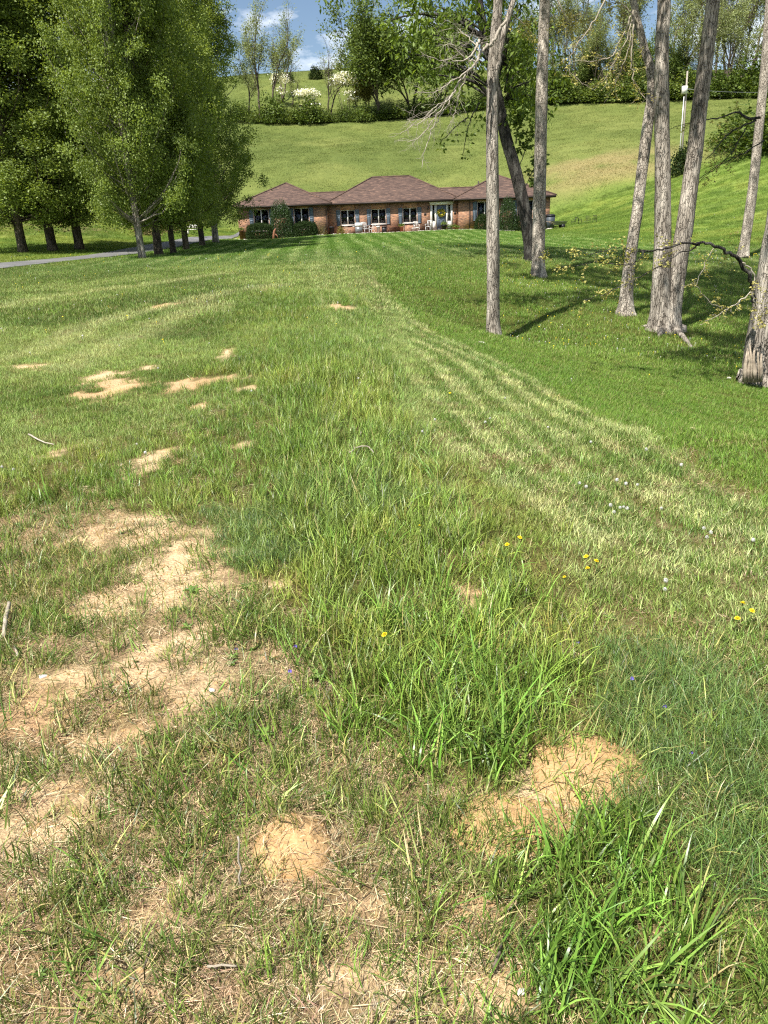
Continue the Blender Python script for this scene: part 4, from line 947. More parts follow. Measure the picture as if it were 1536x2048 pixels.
# twin-trunked tree
t5, b5 = make_big_tree('ash_tree', 'big furrowed twin-trunked grey tree with spreading roots', [[(1322, 664, 58), (1322, 625, 46), (1322, 560, 40), (1323, 480, 36), (1325, 350, 33), (1323, 200, 31), (1324, 80, 29), (1328, -10, 28)],
    [(1337, 664, 50), (1344, 620, 40), (1352, 560, 37), (1363, 480, 37), (1378, 370, 35), (1394, 250, 33), (1408, 140, 31), (1418, 50, 30), (1424, -10, 29)]], 17, BARK_GREY, 141, 16, (LF_FEATH, .15, 7), 7, .7)
for q_, (pp, ww) in enumerate(([[(1340, 650), (1350, 662), (1362, 674), (1374, 686), (1388, 700)], [.13, .09, .06, .045, .015]], [[(1318, 652), (1306, 656), (1294, 655), (1282, 652)], [.13, .08, .045, .012]], [[(1326, 660), (1322, 668), (1316, 674)], [.13, .08, .02]])):
    mb = MB(); P_ = np.array([ghit(*p_) for p_ in pp]) - b5; P_[:, 2] += np.linspace(.10, -.005, len(pp)); Ps_, Rs_ = spline(P_, ww, 4); rough_tube(mb, Ps_, Rs_, 9, q_, .1); mb.build('root', BARK_GREY, t5, smooth=True)
branch_part('hanging_twig', t5, b5, TWIG, 143, [[(1268, 20, 5), (1266, 60, 4), (1262, 110, 3), (1266, 150, 2.6), (1278, 180, 2), (1292, 200, 1.4)], [(1264, 30, 4), (1245, 70, 3), (1225, 110, 2.4), (1190, 122, 1.8), (1145, 122, 1.2)], [(1266, 40, 3), (1250, 85, 2.5), (1225, 130, 2), (1205, 165, 1.2)], [(1210, 0, 4), (1190, 40, 3), (1165, 75, 2.4), (1142, 112, 2), (1140, 140, 1.6), (1165, 168, 1)], [(1265, 30, 3), (1258, 90, 2), (1243, 140, 1.4), (1230, 170, 1)]], 16.4, (10, .34), LF_BUD, .8, .045, down=-.08)
for q_, l_ in enumerate([[(1280, 60, 4), (1260, 20, 3), (1235, 5, 2), (1210, 10, 1)], [(1110, -10, 3), (1125, 20, 2.4), (1135, 45, 1.5)], [(1180, -10, 3), (1172, 25, 2), (1160, 50, 1)], [(1010, 20, 2), (1040, 40, 2), (1058, 70, 1)]]): branch_part('hanging_twig', t4, b4, TWIG, 170 + q_, [l_], 18, (10, .4), LF_BUD, 1.1, .055, down=-.1)
# right edge tree with the arching branch and a torn hollow foot
t7, b7 = make_big_tree('maple_tree', 'stout tree at the picture edge with a torn hollow foot and an arching low branch', [[(1517, 770, 76), (1519, 735, 68), (1525, 680, 64), (1538, 600, 62), (1554, 500, 58), (1571, 400, 56), (1592, 250, 52), (1612, 100, 50), (1626, -10, 48)]], 12, BARK_GREY, 151, 13, (LF_FEATH, .15, 12), 5.5, .6, 4.5)
mb = MB(); r = np.random.default_rng(152)
for k in range(7):
    q = [at(1493 + k * 5 + r.normal(0, 2), yy, 11.62 - .02 * k) for yy in (764, 742, 722, 700 - 6 * (k % 3))]
    mb.tube(np.array(q) - b7 + r.normal(0, .008, (4, 3)), np.array([.035, .03, .022, .008]) * r.uniform(.7, 1.2), 5)
mb.build('torn_wood', mat_simple('torn_wood', (.5, .42, .32), (.2, .16, .12), 14, .9, .6, .1), t7)
branch_part('arching_branch', t7, b7, BARK_DARK, 153, [[(1506, 605, 11), (1503, 565, 10), (1490, 535, 9), (1470, 512, 8), (1442, 497, 7), (1412, 489, 6), (1372, 486, 5), (1335, 496, 4), (1300, 501, 3.4), (1270, 503, 3), (1240, 514, 2)],
    [(1400, 490, 4), (1365, 505, 3), (1330, 525, 2.6), (1290, 550, 2.2), (1250, 568, 2), (1210, 588, 1.6), (1165, 600, 1)], [(1290, 501, 3), (1262, 500, 2), (1235, 496, 2), (1180, 508, 1.4), (1140, 496, 1)], [(1288, 502, 3), (1270, 525, 2), (1240, 530, 2), (1190, 525, 1.5), (1120, 532, 1), (1095, 505, .8)]], 11.6, (9, .26), LF_BUD, 1.2, .04, dYs=[(0, -.6), (-.3, -.6), (-.5, -.2), (-.5, -.3)], rtw=.004)
branch_part('low_twig', t7, b7, TWIG_PALE, 154, [[(1485, 525, 3), (1505, 540, 3), (1508, 570, 3), (1505, 585, 3), (1480, 600, 2.6), (1455, 618, 2), (1425, 635, 1.6), (1400, 648, 1)], [(1506, 585, 3), (1515, 612, 2.5), (1526, 625, 2), (1530, 645, 1.2)], [(1430, 492, 2.4), (1415, 520, 2), (1400, 550, 2), (1394, 572, 1.6), (1420, 605, 1.3), (1445, 615, 1)]], 11.4, (8, .22), LF_BUD, .9, .04, rtw=.0035)
# far slender trunk right
t8, b8 = make_big_tree('ash_tree', 'slender far tree up the slope near the picture edge with twisted low limbs', [[(1486, 510, 24), (1490, 480, 21), (1499, 420, 21), (1512, 320, 20), (1524, 210, 19), (1534, 100, 18), (1540, -10, 16)]], 31, BARK_PALE, 161, 18, (LF_FEATH, .13, 4), 10, .35)
branch_part('twisted_limb', t8, b8, BARK_DARK, 162, [[(1520, 235, 6), (1500, 238, 6), (1482, 228, 5), (1470, 225, 4), (1440, 235, 3), (1400, 240, 2), (1370, 248, 1.4), (1340, 258, 1)], [(1512, 240, 5), (1490, 250, 4), (1465, 262, 3.4), (1445, 280, 2.6), (1430, 300, 2), (1410, 320, 1.2)], [(1490, 258, 3), (1475, 285, 2.4), (1460, 310, 2), (1430, 335, 2), (1395, 360, 1.2)], [(1528, 280, 3), (1490, 305, 2.4), (1450, 325, 2), (1420, 345, 1.4), (1390, 372, 1)]], 24, (9, .45), LF_BUD, .8, .07, rtw=.008)

# ================================================================== THE HOUSE
Z0 = -0.22
def brick_mat(name):
    m, N, L, P = new_mat(name)
    tc = N.new('ShaderNodeTexCoord'); sx = N.new('ShaderNodeSeparateXYZ'); L.new(tc.outputs['Object'], sx.inputs[0])
    ad = N.new('ShaderNodeMath'); L.new(sx.outputs['X'], ad.inputs[0]); L.new(sx.outputs['Y'], ad.inputs[1])
    cb = N.new('ShaderNodeCombineXYZ'); L.new(ad.outputs[0], cb.inputs['X']); L.new(sx.outputs['Z'], cb.inputs['Y'])
    b = N.new('ShaderNodeTexBrick'); L.new(cb.outputs[0], b.inputs['Vector']); b.inputs['Scale'].default_value = 1
    b.inputs['Brick Width'].default_value = .215; b.inputs['Row Height'].default_value = .075; b.inputs['Mortar Size'].default_value = .009; b.inputs['Bias'].default_value = -.1
    b.inputs['Color1'].default_value = (.50, .23, .115, 1); b.inputs['Color2'].default_value = (.17, .078, .048, 1); b.inputs['Mortar'].default_value = (.32, .25, .19, 1)
    n = noise_node(N, L, 5, 4, cb.outputs[0], (1, 2.8, 1)); r = ramp_node(N, L, n.outputs['Fac'], [(.3, (.6, .6, .62)), (.55, (1, 1, 1)), (.72, (1.7, 1.75, 1.75))])
    L.new(mixc(N, L, b.outputs['Color'], r.outputs['Color'], 1.0, 'MULTIPLY'), P.inputs['Base Color']); P.inputs['Roughness'].default_value = .88
    bump(N, L, P, b.outputs['Fac'], -.6, .01); return m
def roof_mat():
    m, N, L, P = new_mat('shingle')
    tc = N.new('ShaderNodeTexCoord')
    b = N.new('ShaderNodeTexBrick'); b.inputs['Scale'].default_value = 1; b.inputs['Brick Width'].default_value = .33; b.inputs['Row Height'].default_value = .14; b.inputs['Mortar Size'].default_value = .006
    sx = N.new('ShaderNodeSeparateXYZ'); L.new(tc.outputs['Object'], sx.inputs[0]); cb = N.new('ShaderNodeCombineXYZ')
    ad = N.new('ShaderNodeMath'); L.new(sx.outputs['X'], ad.inputs[0]); L.new(sx.outputs['Y'], ad.inputs[1]); L.new(ad.outputs[0], cb.inputs['X'])
    mz = N.new('ShaderNodeMath'); mz.operation = 'MULTIPLY'; mz.inputs[1].default_value = 2.2; L.new(sx.outputs['Z'], mz.inputs[0]); L.new(mz.outputs[0], cb.inputs['Y']); L.new(cb.outputs[0], b.inputs['Vector'])
    b.inputs['Color1'].default_value = (.128, .083, .063, 1); b.inputs['Color2'].default_value = (.07, .047, .038, 1); b.inputs['Mortar'].default_value = (.05, .03, .028, 1)
    n = noise_node(N, L, 3.0, 6, cb.outputs[0], (.6, 3, 1), .75); r = ramp_node(N, L, n.outputs['Fac'], [(.3, (.6, .6, .63)), (.55, (1.1, 1.1, 1.1)), (.66, (2.6, 2.4, 2.1))])
    L.new(mixc(N, L, b.outputs['Color'], r.outputs['Color'], 1.0, 'MULTIPLY'), P.inputs['Base Color']); P.inputs['Roughness'].default_value = .85; P.inputs['Specular IOR Level'].default_value = .2
    bump(N, L, P, b.outputs['Fac'], -.5, .012); return m
def glass_mat():
    m, N, L, P = new_mat('window_glass')
    g = N.new('ShaderNodeBsdfGlossy'); g.inputs['Roughness'].default_value = .03; g.inputs['Color'].default_value = (.8, .85, .9, 1)
    t = N.new('ShaderNodeBsdfTransparent'); t.inputs['Color'].default_value = (.45, .48, .5, 1)
    fr = N.new('ShaderNodeFresnel'); fr.inputs['IOR'].default_value = 1.5; mx = N.new('ShaderNodeMixShader')
    L.new(fr.outputs[0], mx.inputs[0]); L.new(t.outputs[0], mx.inputs[1]); L.new(g.outputs[0], mx.inputs[2]); L.new(mx.outputs[0], N['Material Output'].inputs['Surface']); return m
M_BRICK, M_ROOF, M_GLASS = brick_mat('house_brick'), roof_mat(), glass_mat()
M_TRIM = mat_simple('dark_trim', (.055, .04, .035), None, 5, .6, .1); M_WHITE = mat_simple('white_paint', (.78, .76, .71), (.66, .63, .57), 6, .5, .05)
M_SHUT = mat_simple('slate_shutter', (.155, .195, .235), (.125, .16, .2), 6, .6, .1); M_DOOR = mat_simple('slate_blue_door', (.13, .165, .22), (.11, .14, .19), 5, .45, .05)
M_INSIDE = mat_simple('room_plaster', (.05, .048, .045), None, 4, .9, 0); M_CURT = mat_simple('pale_curtain', (.66, .70, .76), (.54, .58, .65), 3, .9, .1); M_LACE = mat_simple('white_lace', (.8, .8, .77), (.7, .7, .66), 30, .9, .1)
M_STONE = mat_simple('pale_stone', (.6, .56, .5), (.42, .38, .33), 9, .9, .5, .2, 0, .03); M_PAVE = mat_simple('patio_brick', (.34, .2, .14), (.24, .13, .1), 9, .9, .3)
house = thing('brick_house', 'long low red-brick house with brown hip roofs and slate-blue shutters', 'house', (2, HY, Z0))
HO = np.array([2, HY, Z0])
def H(mb, name, mat, parent=house, smooth=False):
    off = HO if parent is house else HO
    for i in range(len(mb.V)): mb.V[i] = mb.V[i] - off
    return mb.build(name, mat, parent, smooth=smooth)
def wall_cells(mb, x0, x1, z0, z1, y, th, ops):
    xs = sorted({x0, x1, *[o[0] for o in ops], *[o[1] for o in ops]}); 
    for a, b in zip(xs[:-1], xs[1:]):
        cuts = sorted([(o[2], o[3]) for o in ops if o[0] <= a + 1e-6 and o[1] >= b - 1e-6]); z = z0
        for c0, c1 in cuts:
            if c0 > z + 1e-6: mb.box(a, b, y, y + th, z, c0)
            z = c1
        if z < z1 - 1e-6: mb.box(a, b, y, y + th, z, z1)
YW, YM, TH, WT = HY - .7, HY, .24, 2.42
win_main = [(-3.0, -1.71, .58, 1.86), (-.19, 1.14, .58, 1.86), (2.71, 4.0, .58, 1.86)]
door_op = (5.36, 7.14, Z0 + .06, 2.0)
win_l = [(-10.85, -9.5, .35, 2.16), (-7.2, -5.85, .35, 2.16)]; win_r = [(9.45, 10.8, .62, 2.16), (13.1, 14.5, .62, 2.16)]
mb = MB(); wall_cells(mb, -4.19, 7.74, Z0 - .3, WT, YM, TH, win_main + [door_op]); H(mb, 'wall', M_BRICK)
mb = MB(); wall_cells(mb, -12.3, -4.2, Z0 - .3, WT, YW, TH, win_l); mb.box(-12.3, -12.06, YW + TH, YW + 9, Z0 - .3, WT - .003); mb.box(-4.44, -4.2, YW + TH, YM + 8, Z0 - .3, WT - .003); H(mb, 'wall', M_BRICK)
mb = MB(); wall_cells(mb, 7.75, 16.05, Z0 - .3, WT, YW, TH, win_r); mb.box(15.81, 16.05, YW + TH, YW + 9, Z0 - .3, WT - .003); mb.box(7.75, 7.99, YW + TH, YM + 8, Z0 - .3, WT - .003); H(mb, 'wall', M_BRICK)
mb = MB(); mb.box(-12.0, 15.8, YM + 7.6, YM + 7.8, Z0 - .3, WT - .01); H(mb, 'wall', M_BRICK)
mb = MB(); mb.box(-11.9, 15.7, YW + .6, YM + 7.5, Z0 - .1, Z0 + .05); mb.box(-11.9, 15.7, YM + 4, YM + 4.1, Z0, 2.3); H(mb, 'room_shell', M_INSIDE)
def hip(x0, x1, y0, y1, ze, rx0, rx1, ry0, ry1, zr, name='roof'):
    t = .06
    V = [(x0, y0, ze), (x1, y0, ze), (x1, y1, ze), (x0, y1, ze), (rx0, ry0, zr), (rx1, ry1, zr)]
    mb = MB()
    if abs(rx1 - rx0) > abs(ry1 - ry0): T = [(1, 2, 5), (3, 0, 4)]; Q = [(0, 1, 5, 4), (2, 3, 4, 5)]
    else: T = [(0, 1, 4), (2, 3, 5)]; Q = [(1, 2, 5, 4), (3, 0, 4, 5)]
    mb.add(V, T, Q); mb.add([(x, y, z - t) for x, y, z in V[:4]], None, [(3, 2, 1, 0)])
    mb.add([V[0], V[1], V[2], V[3]] + [(x, y, z - t) for x, y, z in V[:4]], None, [(0, 4, 5, 1), (1, 5, 6, 2), (2, 6, 7, 3), (3, 7, 4, 0)])
    o = H(mb, name, M_ROOF)
    f = MB(); f.box(x0 + .02, x1 - .02, y0 + .01, y0 + .05, ze - .2, ze - t - .003); f.box(x0 + .01, x0 + .05, y0 + .06, y1, ze - .2, ze - t - .003); f.box(x1 - .05, x1 - .01, y0 + .06, y1, ze - .2, ze - t - .003); f.box(x0 + .06, x1 - .06, y0 + .06, y1, ze - .13, ze - t - .006)
    H(f, 'fascia', M_TRIM, o)
    g = MB(); g.box(x0 + .03, x1 - .03, y0 - .09, y0 - .002, ze - .15, ze - .05); H(g, 'gutter', M_TRIM, o)
    r = MB()
    for a, b in (((x0, y0, ze), V[4]), ((x1, y0, ze), V[5] if abs(rx1 - rx0) > abs(ry1 - ry0) else V[4]), (V[4], V[5])):
        a = np.array(a, float); b = np.array(b, float); r.tube([a + [0, 0, .01], (a + b) / 2 + [0, 0, .015], b + [0, 0, .01]], .07, 5)
    H(r, 'ridge_cap', M_ROOF, o); return o
EZ = 2.5
hip(-4.3, 7.97, HY - .42, HY + 8.1, EZ, .0, 3.55, HY + 3.85, HY + 3.85, 4.68)
hip(-12.76, -3.72, HY - 1.12, HY + 8.3, EZ + .005, -8.1, -8.1, HY + 3.1, HY + 4.2, 4.42)
hip(7.28, 16.5, HY - 1.12, HY + 8.3, EZ + .005, 11.75, 11.75, HY + 3.1, HY + 4.2, 4.45)
for xa, xb in ((-7.4, -.6), (4.6, 11)):
    mb = MB(); y0, yr, y1 = HY - .38, HY + 1.55, HY + 3.6
    mb.add([(xa, y0, EZ - .01), (xb, y0, EZ - .01), (xb, yr, 3.45), (xa, yr, 3.45), (xa, y1, EZ - .01), (xb, y1, EZ - .01)], None, [(0, 1, 2, 3), (3, 2, 5, 4)]); o = H(mb, 'roof', M_ROOF)
    r = MB(); r.tube([(xa, yr, 3.46), ((xa + xb) / 2, yr, 3.46), (xb, yr, 3.46)], .06, 5); H(r, 'ridge_cap', M_ROOF, o)
mb = MB(); mb.tube([(9.86, HY + 1.9, 3.2), (9.86, HY + 1.9, 3.95)], .06, 8); H(mb, 'vent_pipe', M_TRIM)
def window(x0, x1, z0, z1, y, style):
    fr = MB(); w = .04
    for a in ((x0, x0 + w, z0, z1), (x1 - w, x1, z0, z1), (x0 + w, x1 - w, z0, z0 + w), (x0 + w, x1 - w, z1 - w, z1), ((x0 + x1) / 2 - .05, (x0 + x1) / 2 + .05, z0 + w, z1 - w)): fr.box(a[0], a[1], y + .06, y + .13, a[2], a[3])
    wo_ = H(fr, 'window', M_WHITE)
    for s in (0, 1):
        a = x0 + w if s == 0 else (x0 + x1) / 2 + .05; b = (x0 + x1) / 2 - .05 if s == 0 else x1 - w
        p = MB(); p.box(a + .001, b - .001, y + .095, y + .1, z0 + w + .001, z1 - w - .001); H(p, 'pane', M_GLASS, wo_)
    sl = MB(); sl.box(x0 - .06, x1 + .06, y - .07, y - .002, z0 - .07, z0 - .003); H(sl, 'sill', M_WHITE, wo_)
    n = 40
    if style == 'valance':
        xs = np.linspace(x0 + .07, x1 - .07, n); zb = z1 - .14 - .10 * np.abs(np.sin((xs - x0) * math.pi * 2.2 / .62)); yy = y + .2 + .02 * np.sin(xs * 40)
        V = np.concatenate([np.stack([xs, yy, np.full(n, z1 - .04)], -1), np.stack([xs, yy, zb], -1)]); i = np.arange(n - 1)
        m = MB(); m.add(V, None, np.stack([i, i + 1, i + 1 + n, i + n], -1)); H(m, 'valance', M_LACE, wo_)
    elif style:
        for a, b in (((x0 + .05, x0 + .75),) if style == 'half' else ((x0 + .05, x1 - .05),)):
            xs = np.linspace(a, b, n * 2); yy = y + .22 + .035 * np.sin(xs * 38); V = np.concatenate([np.stack([xs, yy, np.full(2 * n, z1 - .03)], -1), np.stack([xs, yy, np.full(2 * n, z0 + .02)], -1)]); i = np.arange(2 * n - 1)
            m = MB(); m.add(V, None, np.stack([i, i + 1, i + 1 + 2 * n, i + 2 * n], -1)); H(m, 'curtain', M_CURT, wo_, True)
    for a, b in ((x0 - .40, x0 - .05), (x1 + .05, x1 + .40)):
        sh = MB(); yb = y - .045; sh.box(a, a + .05, yb, y - .003, z0 - .05, z1 + .02); sh.box(b - .05, b, yb, y - .003, z0 - .05, z1 + .02)
        for zz in (z0 - .05, (z0 + z1) / 2 - .06, z1 - .05): sh.box(a + .05, b - .05, yb, y - .004, zz, zz + .07)
        sh.box(a + .05, b - .05, yb + .02, y - .005, z0, z1)
        so = H(sh, 'shutter', M_SHUT)
        q = z0 + .05
        lv = MB()
        while q < z1 - .08:
            if abs(q - (z0 + z1) / 2) > .09: lv.box(a + .055, b - .055, yb + .004, yb + .018, q, q + .035)
            q += .06
        tag(H(lv, 'louvers', M_SHUT, so), kind='stuff')
for w in win_main: window(*w, YM, 'valance')
window(*win_l[0], YW, None); window(*win_l[1], YW, 'half'); window(*win_r[0], YW, 'half'); window(*win_r[1], YW, 'full')
# entrance
mb = MB(); mb.box(5.24, 5.36, YM - .06, YM + .1, Z0, 2.04); mb.box(7.14, 7.26, YM - .06, YM + .1, Z0, 2.04); mb.box(5.69, 5.80, YM + .02, YM + .12, Z0 + .06, 1.99); mb.box(6.68, 6.80, YM + .02, YM + .12, Z0 + .06, 1.99)
mb.box(5.18, 7.32, YM - .12, YM + .1, 2.042, 2.22); mb.box(5.12, 7.38, YM - .18, YM + .1, 2.222, 2.28)
mb.box(5.36, 5.69, YM + .05, YM + .1, Z0 + .06, .62); mb.box(6.80, 7.14, YM + .05, YM + .1, Z0 + .06, .62); ent = H(mb, 'door_surround', M_WHITE)
for a in (5.36, 6.80):
    g = MB(); g.box(a + .08, a + .25, YM + .07, YM + .075, .63, 1.95); H(g, 'sidelight', M_GLASS, ent)
    g = MB(); g.box(a + .001, a + .08, YM + .05, YM + .1, .621, 1.989); g.box(a + .25, a + .329, YM + .05, YM + .1, .621, 1.989); H(g, 'sidelight_frame', M_WHITE, ent)
mb = MB(); mb.box(5.801, 6.679, YM + .06, YM + .11, Z0 + .06, 1.989)
for a, b, c_, d in ((5.9, 6.2, 0, .75), (6.28, 6.58, 0, .75), (5.9, 6.2, .9, 1.4), (6.28, 6.58, .9, 1.4), (5.9, 6.58, 1.5, 1.85)):
    for e in ((a, b, c_, c_ + .03), (a, b, d - .03, d), (a, a + .03, c_ + .03, d - .03), (b - .03, b, c_ + .03, d - .03)): mb.box(e[0], e[1], YM + .045, YM + .058, e[2], e[3])
dr = H(mb, 'door', M_DOOR); mb = MB(); mb.lathe([(0, -.02), (.035, -.01), (.035, .02), (.0, .03)], 8, (6.6, YM + .03, .78)); H(mb, 'door_handle', mat_simple('brass', (.5, .36, .12), None, 5, .3, 0, .5, 1), dr)
mb = MB(); mb.box(5.2, 7.3, YM - .6, YM - .002, Z0 - .2, Z0 + .05); H(mb, 'door_step', M_PAVE)
for x, y in ((-4.25, YW - .05), (8.76, YW - .05)):
    mb = MB(); mb.tube([(x, y - .2, 2.36), (x, y - .05, 2.2), (x, y, 2.05), (x, y, .9), (x, y, Z0)], .04, 6); H(mb, 'downspout', M_TRIM)
for x in (5.05,):
    mb = MB(); mb.lathe([(.05, 0), (.08, .05), (.08, .22), (.02, .3)], 8, (x, YM - .12, 1.65)); H(mb, 'wall_lantern', M_TRIM)
for x in (4.75, 7.5):
    mb = MB(); mb.box(x - .1, x + .1, YM - .04, YM - .003, 1.2, 1.38); H(mb, 'wall_plaque', M_TRIM)
# wreath on the door
w = thing('door_wreath', 'yellow and green wreath hanging on the slate-blue front door', 'wreath', (6.24, YM + .04, 1.35))
r = np.random.default_rng(5); a = r.random(420) * 6.28; rr = .26 + r.normal(0, .05, 420)
C = np.stack([rr * np.cos(a), r.normal(-.05, .03, 420), rr * np.sin(a)], -1)
link('flowers', leaf_mesh('flowers', C[:250], .12, leafy('wreath_yellow', .6, .2, .2, False, [(.62, .5, .06), (.75, .62, .1)]), 3), w); link('leaves', leaf_mesh('leaves', C[250:], .13, LF_GREEN, 4), w)

# patio and beds
mb = MB(); mb.box(-4.15, 5.0, HY - 1.55, HY - .02, Z0 - .2, Z0 + .03); tag(mb.build('patio', M_PAVE), 'low brick patio along the front of the house', 'patio', kind='structure')
mb = MB(); r = np.random.default_rng(9)
for i in range(330):
    x = r.uniform(-12.5, 16); y = HY - 1.75 + r.normal(0, .12) - (.35 if x < -4.2 or x > 7.8 else 0); s = r.uniform(.05, .13)
    V = r.normal(0, 1, (8, 3)); V = np.array([(sx, sy, sz) for sz in (-1, 1) for sy in (-1, 1) for sx in (-1, 1)]) * s * r.uniform(.5, 1, (8, 3)) * [1, 1, .7] + [x, y, gz(x, y) + .05]
    mb.add(V, None, [(0, 2, 3, 1), (4, 5, 7, 6), (0, 1, 5, 4), (2, 6, 7, 3), (0, 4, 6, 2), (1, 3, 7, 5)])
tag(mb.build('stone_edging', M_STONE), 'loose pale stones edging the flower bed before the house', 'stones', kind='stuff')
def put_shrub(label, x, y, rx, ry, rz, seed, n, leaf, mat, square=0.0, lump=.08, name='foundation_shrub', shell=.75):
    o = thing(name, label, 'shrub', (x, y, gz(x, y)), 0, 'clipped shrubs before the house')
    m = shrub_mesh(seed, n, 1, 1, leaf / max(rx, rz), mat, shell, lump, square); o.scale = (1, 1, 1)
    f = link('foliage', m, o); f.scale = (rx, ry, rz); link('stem', stems_mesh(seed + 1, 5, rz * .7, .4, .04, BARK_BROWN), o)
X = lambda px, Y: float(at(px, 440 - .036 * (px - 768), Y)[0])
put_shrub('clipped dark box hedge under the first window of the near wing', X(519, 72.3), 72.2, 1.25, .75, 1.45, 201, 15000, .1, LF_DARK, .55, .04)
put_shrub('clipped dark box hedge between the round magnolia shrub and the brick corner', X(610, 72.3), 72.2, 1.1, .7, 1.3, 203, 15000, .1, LF_DARK, .5, .04)
put_shrub('tall round glossy green shrub between the two box hedges', X(564, 72.4), 72.3, 1.12, .9, 3.1, 205, 9000, .18, LF_JUN, .1, .12)
put_shrub('low brownish twiggy shrub at the brick corner of the near wing', X(641, 72.3), 72.3, .5, .5, 1.4, 207, 900, .11, LF_BROWN, 0, .25, shell=.2)
put_shrub('round dark clipped shrub under the curtained window', X(965, 72.3), 72.2, .75, .7, 1.35, 209, 10000, .1, LF_DARK, .2, .05)
put_shrub('tall round green shrub right of the slender grey trunk', X(1015, 72.4), 72.2, .85, .8, 2.7, 211, 8000, .17, LF_JUN, .15, .12)
put_shrub('dark clipped shrub half hidden by the leaning dark trunk', X(1040, 72.3), 72.2, .6, .6, 1.3, 213, 9000, .1, LF_DARK, .2, .05)
put_shrub('low yellowish shrub on the patio in the wall corner', X(681, 73.2), 73.2, .45, .35, .75, 215, 900, .10, LF_RED, 0, .2, shell=.2)

# ================================================================== PATIO THINGS
M_TERRA = mat_simple('terracotta', (.38, .17, .09), None, 9, .8, .1); M_BLACKP = mat_simple('black_plastic', (.02, .02, .022), None, 9, .45, .05); M_GREYM = mat_simple('grey_metal', (.24, .25, .25), (.18, .19, .19), 7, .4, .05, .5, .4); M_LIGHTM = mat_simple('pale_metal', (.7, .7, .68), (.6, .6, .58), 7, .4, .05, .5, .2)
M_WOOD = mat_simple('weathered_wood', (.34, .26, .18), (.22, .16, .11), 9, .85, .3); M_RUST = mat_simple('rusty_brown', (.25, .11, .06), (.16, .07, .04), 8, .8, .2)
PZ = Z0 + .03
def pot(label, px, Y, mat, h=.4, rr=.18, plant=None, square=False, z=None):
    x = X(px, Y); o = thing('flower_pot', label, 'pot', (x, Y, PZ if z is None else z), 0)
    mb = MB()
    if square: mb.box(-rr, rr, -rr, rr, 0, h); mb.box(-rr - .03, rr + .03, -rr - .03, rr + .03, h, h + .06)
    else: mb.lathe([(rr * .72, 0), (rr * .95, h * .85), (rr * 1.08, h * .86), (rr * 1.08, h), (rr * .92, h), (rr * .9, h * .9), (0.001, h * .88)], 14)
    mb.build('body', mat, o)
    if plant: link('plant', shrub_mesh(int(px), 160, rr * 1.3, plant, .1, LF_GREEN, .2), o).location = (0, 0, h)
    return o
pot('black planter with a pale liner in the wall corner', 663, 73.0, M_BLACKP, .7, .22, None)
pot('tall white bucket standing on the patio', 756, 73.0, M_WHITE, .62, .17)
pot('square dark planter box on the patio with terracotta rim', 768, 73.0, M_BLACKP, .5, .22, None, True)
pot('terracotta urn on the patio under the third window', 803, 73.2, M_TERRA, .5, .18, .25)
pot('small white pot below the third window', 826, 72.9, M_WHITE, .35, .13)
pot('white pot beside the patio edge left of the entrance', 835, 72.9, M_WHITE, .4, .15)
pot('wide black pot with plant right of the front door', 888, 73.1, M_BLACKP, .55, .26, .3, z=Z0)
pot('grey basin beside the black pot at the door', 899, 73.0, M_GREYM, .35, .22, .2, z=Z0)
pot('small red clay pot at the corner right of the door', 908, 73.0, M_TERRA, .35, .14, .15, z=Z0)
pot('second small red clay pot against the wing wall', 914, 72.9, M_TERRA, .28, .13, .12, z=Z0)
pot('rusty red urn at the outer corner of the near wing', 481, 73.0, M_RUST, .7, .2, .2, z=Z0)
# gas grill
x = X(717, 72.9); g = thing('gas_grill', 'grey and white gas grill on the patio under the first window', 'grill', (x, 72.9, PZ))
mb = MB(); mb.box(-.32, .32, -.25, .25, .08, .62); mb.build('cabinet', M_GREYM, g)
mb = MB(); a = np.linspace(0, math.pi, 9); V = [(sx, -.27 * math.cos(t), .66 + .3 * math.sin(t)) for sx in (-.34, .34) for t in a]; mb.add(V, [(0, i + 1, i) for i in range(1, 8)] + [(9, 9 + i, 10 + i) for i in range(1, 8)], [(i, i + 1, i + 10, i + 9) for i in range(8)] + [(0, 9, 17, 8)]); ho = mb.build('hood', M_LIGHTM, g)
mb = MB(); mb.tube([(-.22, -.31, .78), (0, -.33, .78), (.22, -.31, .78)], .015, 6); mb.build('handle', M_GREYM, ho)
for sx in (-.56, .35):
    mb = MB(); mb.box(sx, sx + .21, -.22, .22, .62, .65); mb.build('side_shelf', M_LIGHTM, g)
for sx in (-.26, .26):
    mb = MB(); mb.tube([(sx - .03, -.2, .07), (sx + .03, -.2, .07)], .07, 10); mb.build('wheel', M_BLACKP, g)
# chairs
def chair(label, px, Y, rz, mat, slats=5, z=PZ, s=1.0, name='patio_chair'):
    o = thing(name, label, 'chair', (X(px, Y), Y, z), rz, 'chairs around the house'); o.scale = (s, s, s)
    mb = MB(); mb.box(-.25, .25, -.24, .24, .40, .43); mb.build('seat', mat, o)
    for i in range(slats):
        m = MB(); xx = -.22 + i * .44 / (slats - 1); m.tube([(xx, .22, .43), (xx, .3, .7), (xx, .36, .95)], .022, 4); m.build('slat', mat, o)
    m = MB(); m.tube([(-.25, .36, .95), (0, .38, .97), (.25, .36, .95)], .025, 5); m.build('top_rail', mat, o)
    for sx in (-.22, .22):
        for sy in (-.21, .21):
            m = MB(); m.tube([(sx, sy, .40), (sx * 1.1, sy * 1.15, 0)], .02, 5); m.build('leg', mat, o)
        m = MB(); m.tube([(sx * 1.15, .26, .66), (sx * 1.2, -.22, .64), (sx * 1.15, -.22, .42)], .02, 5); m.build('armrest', mat, o)
    return o
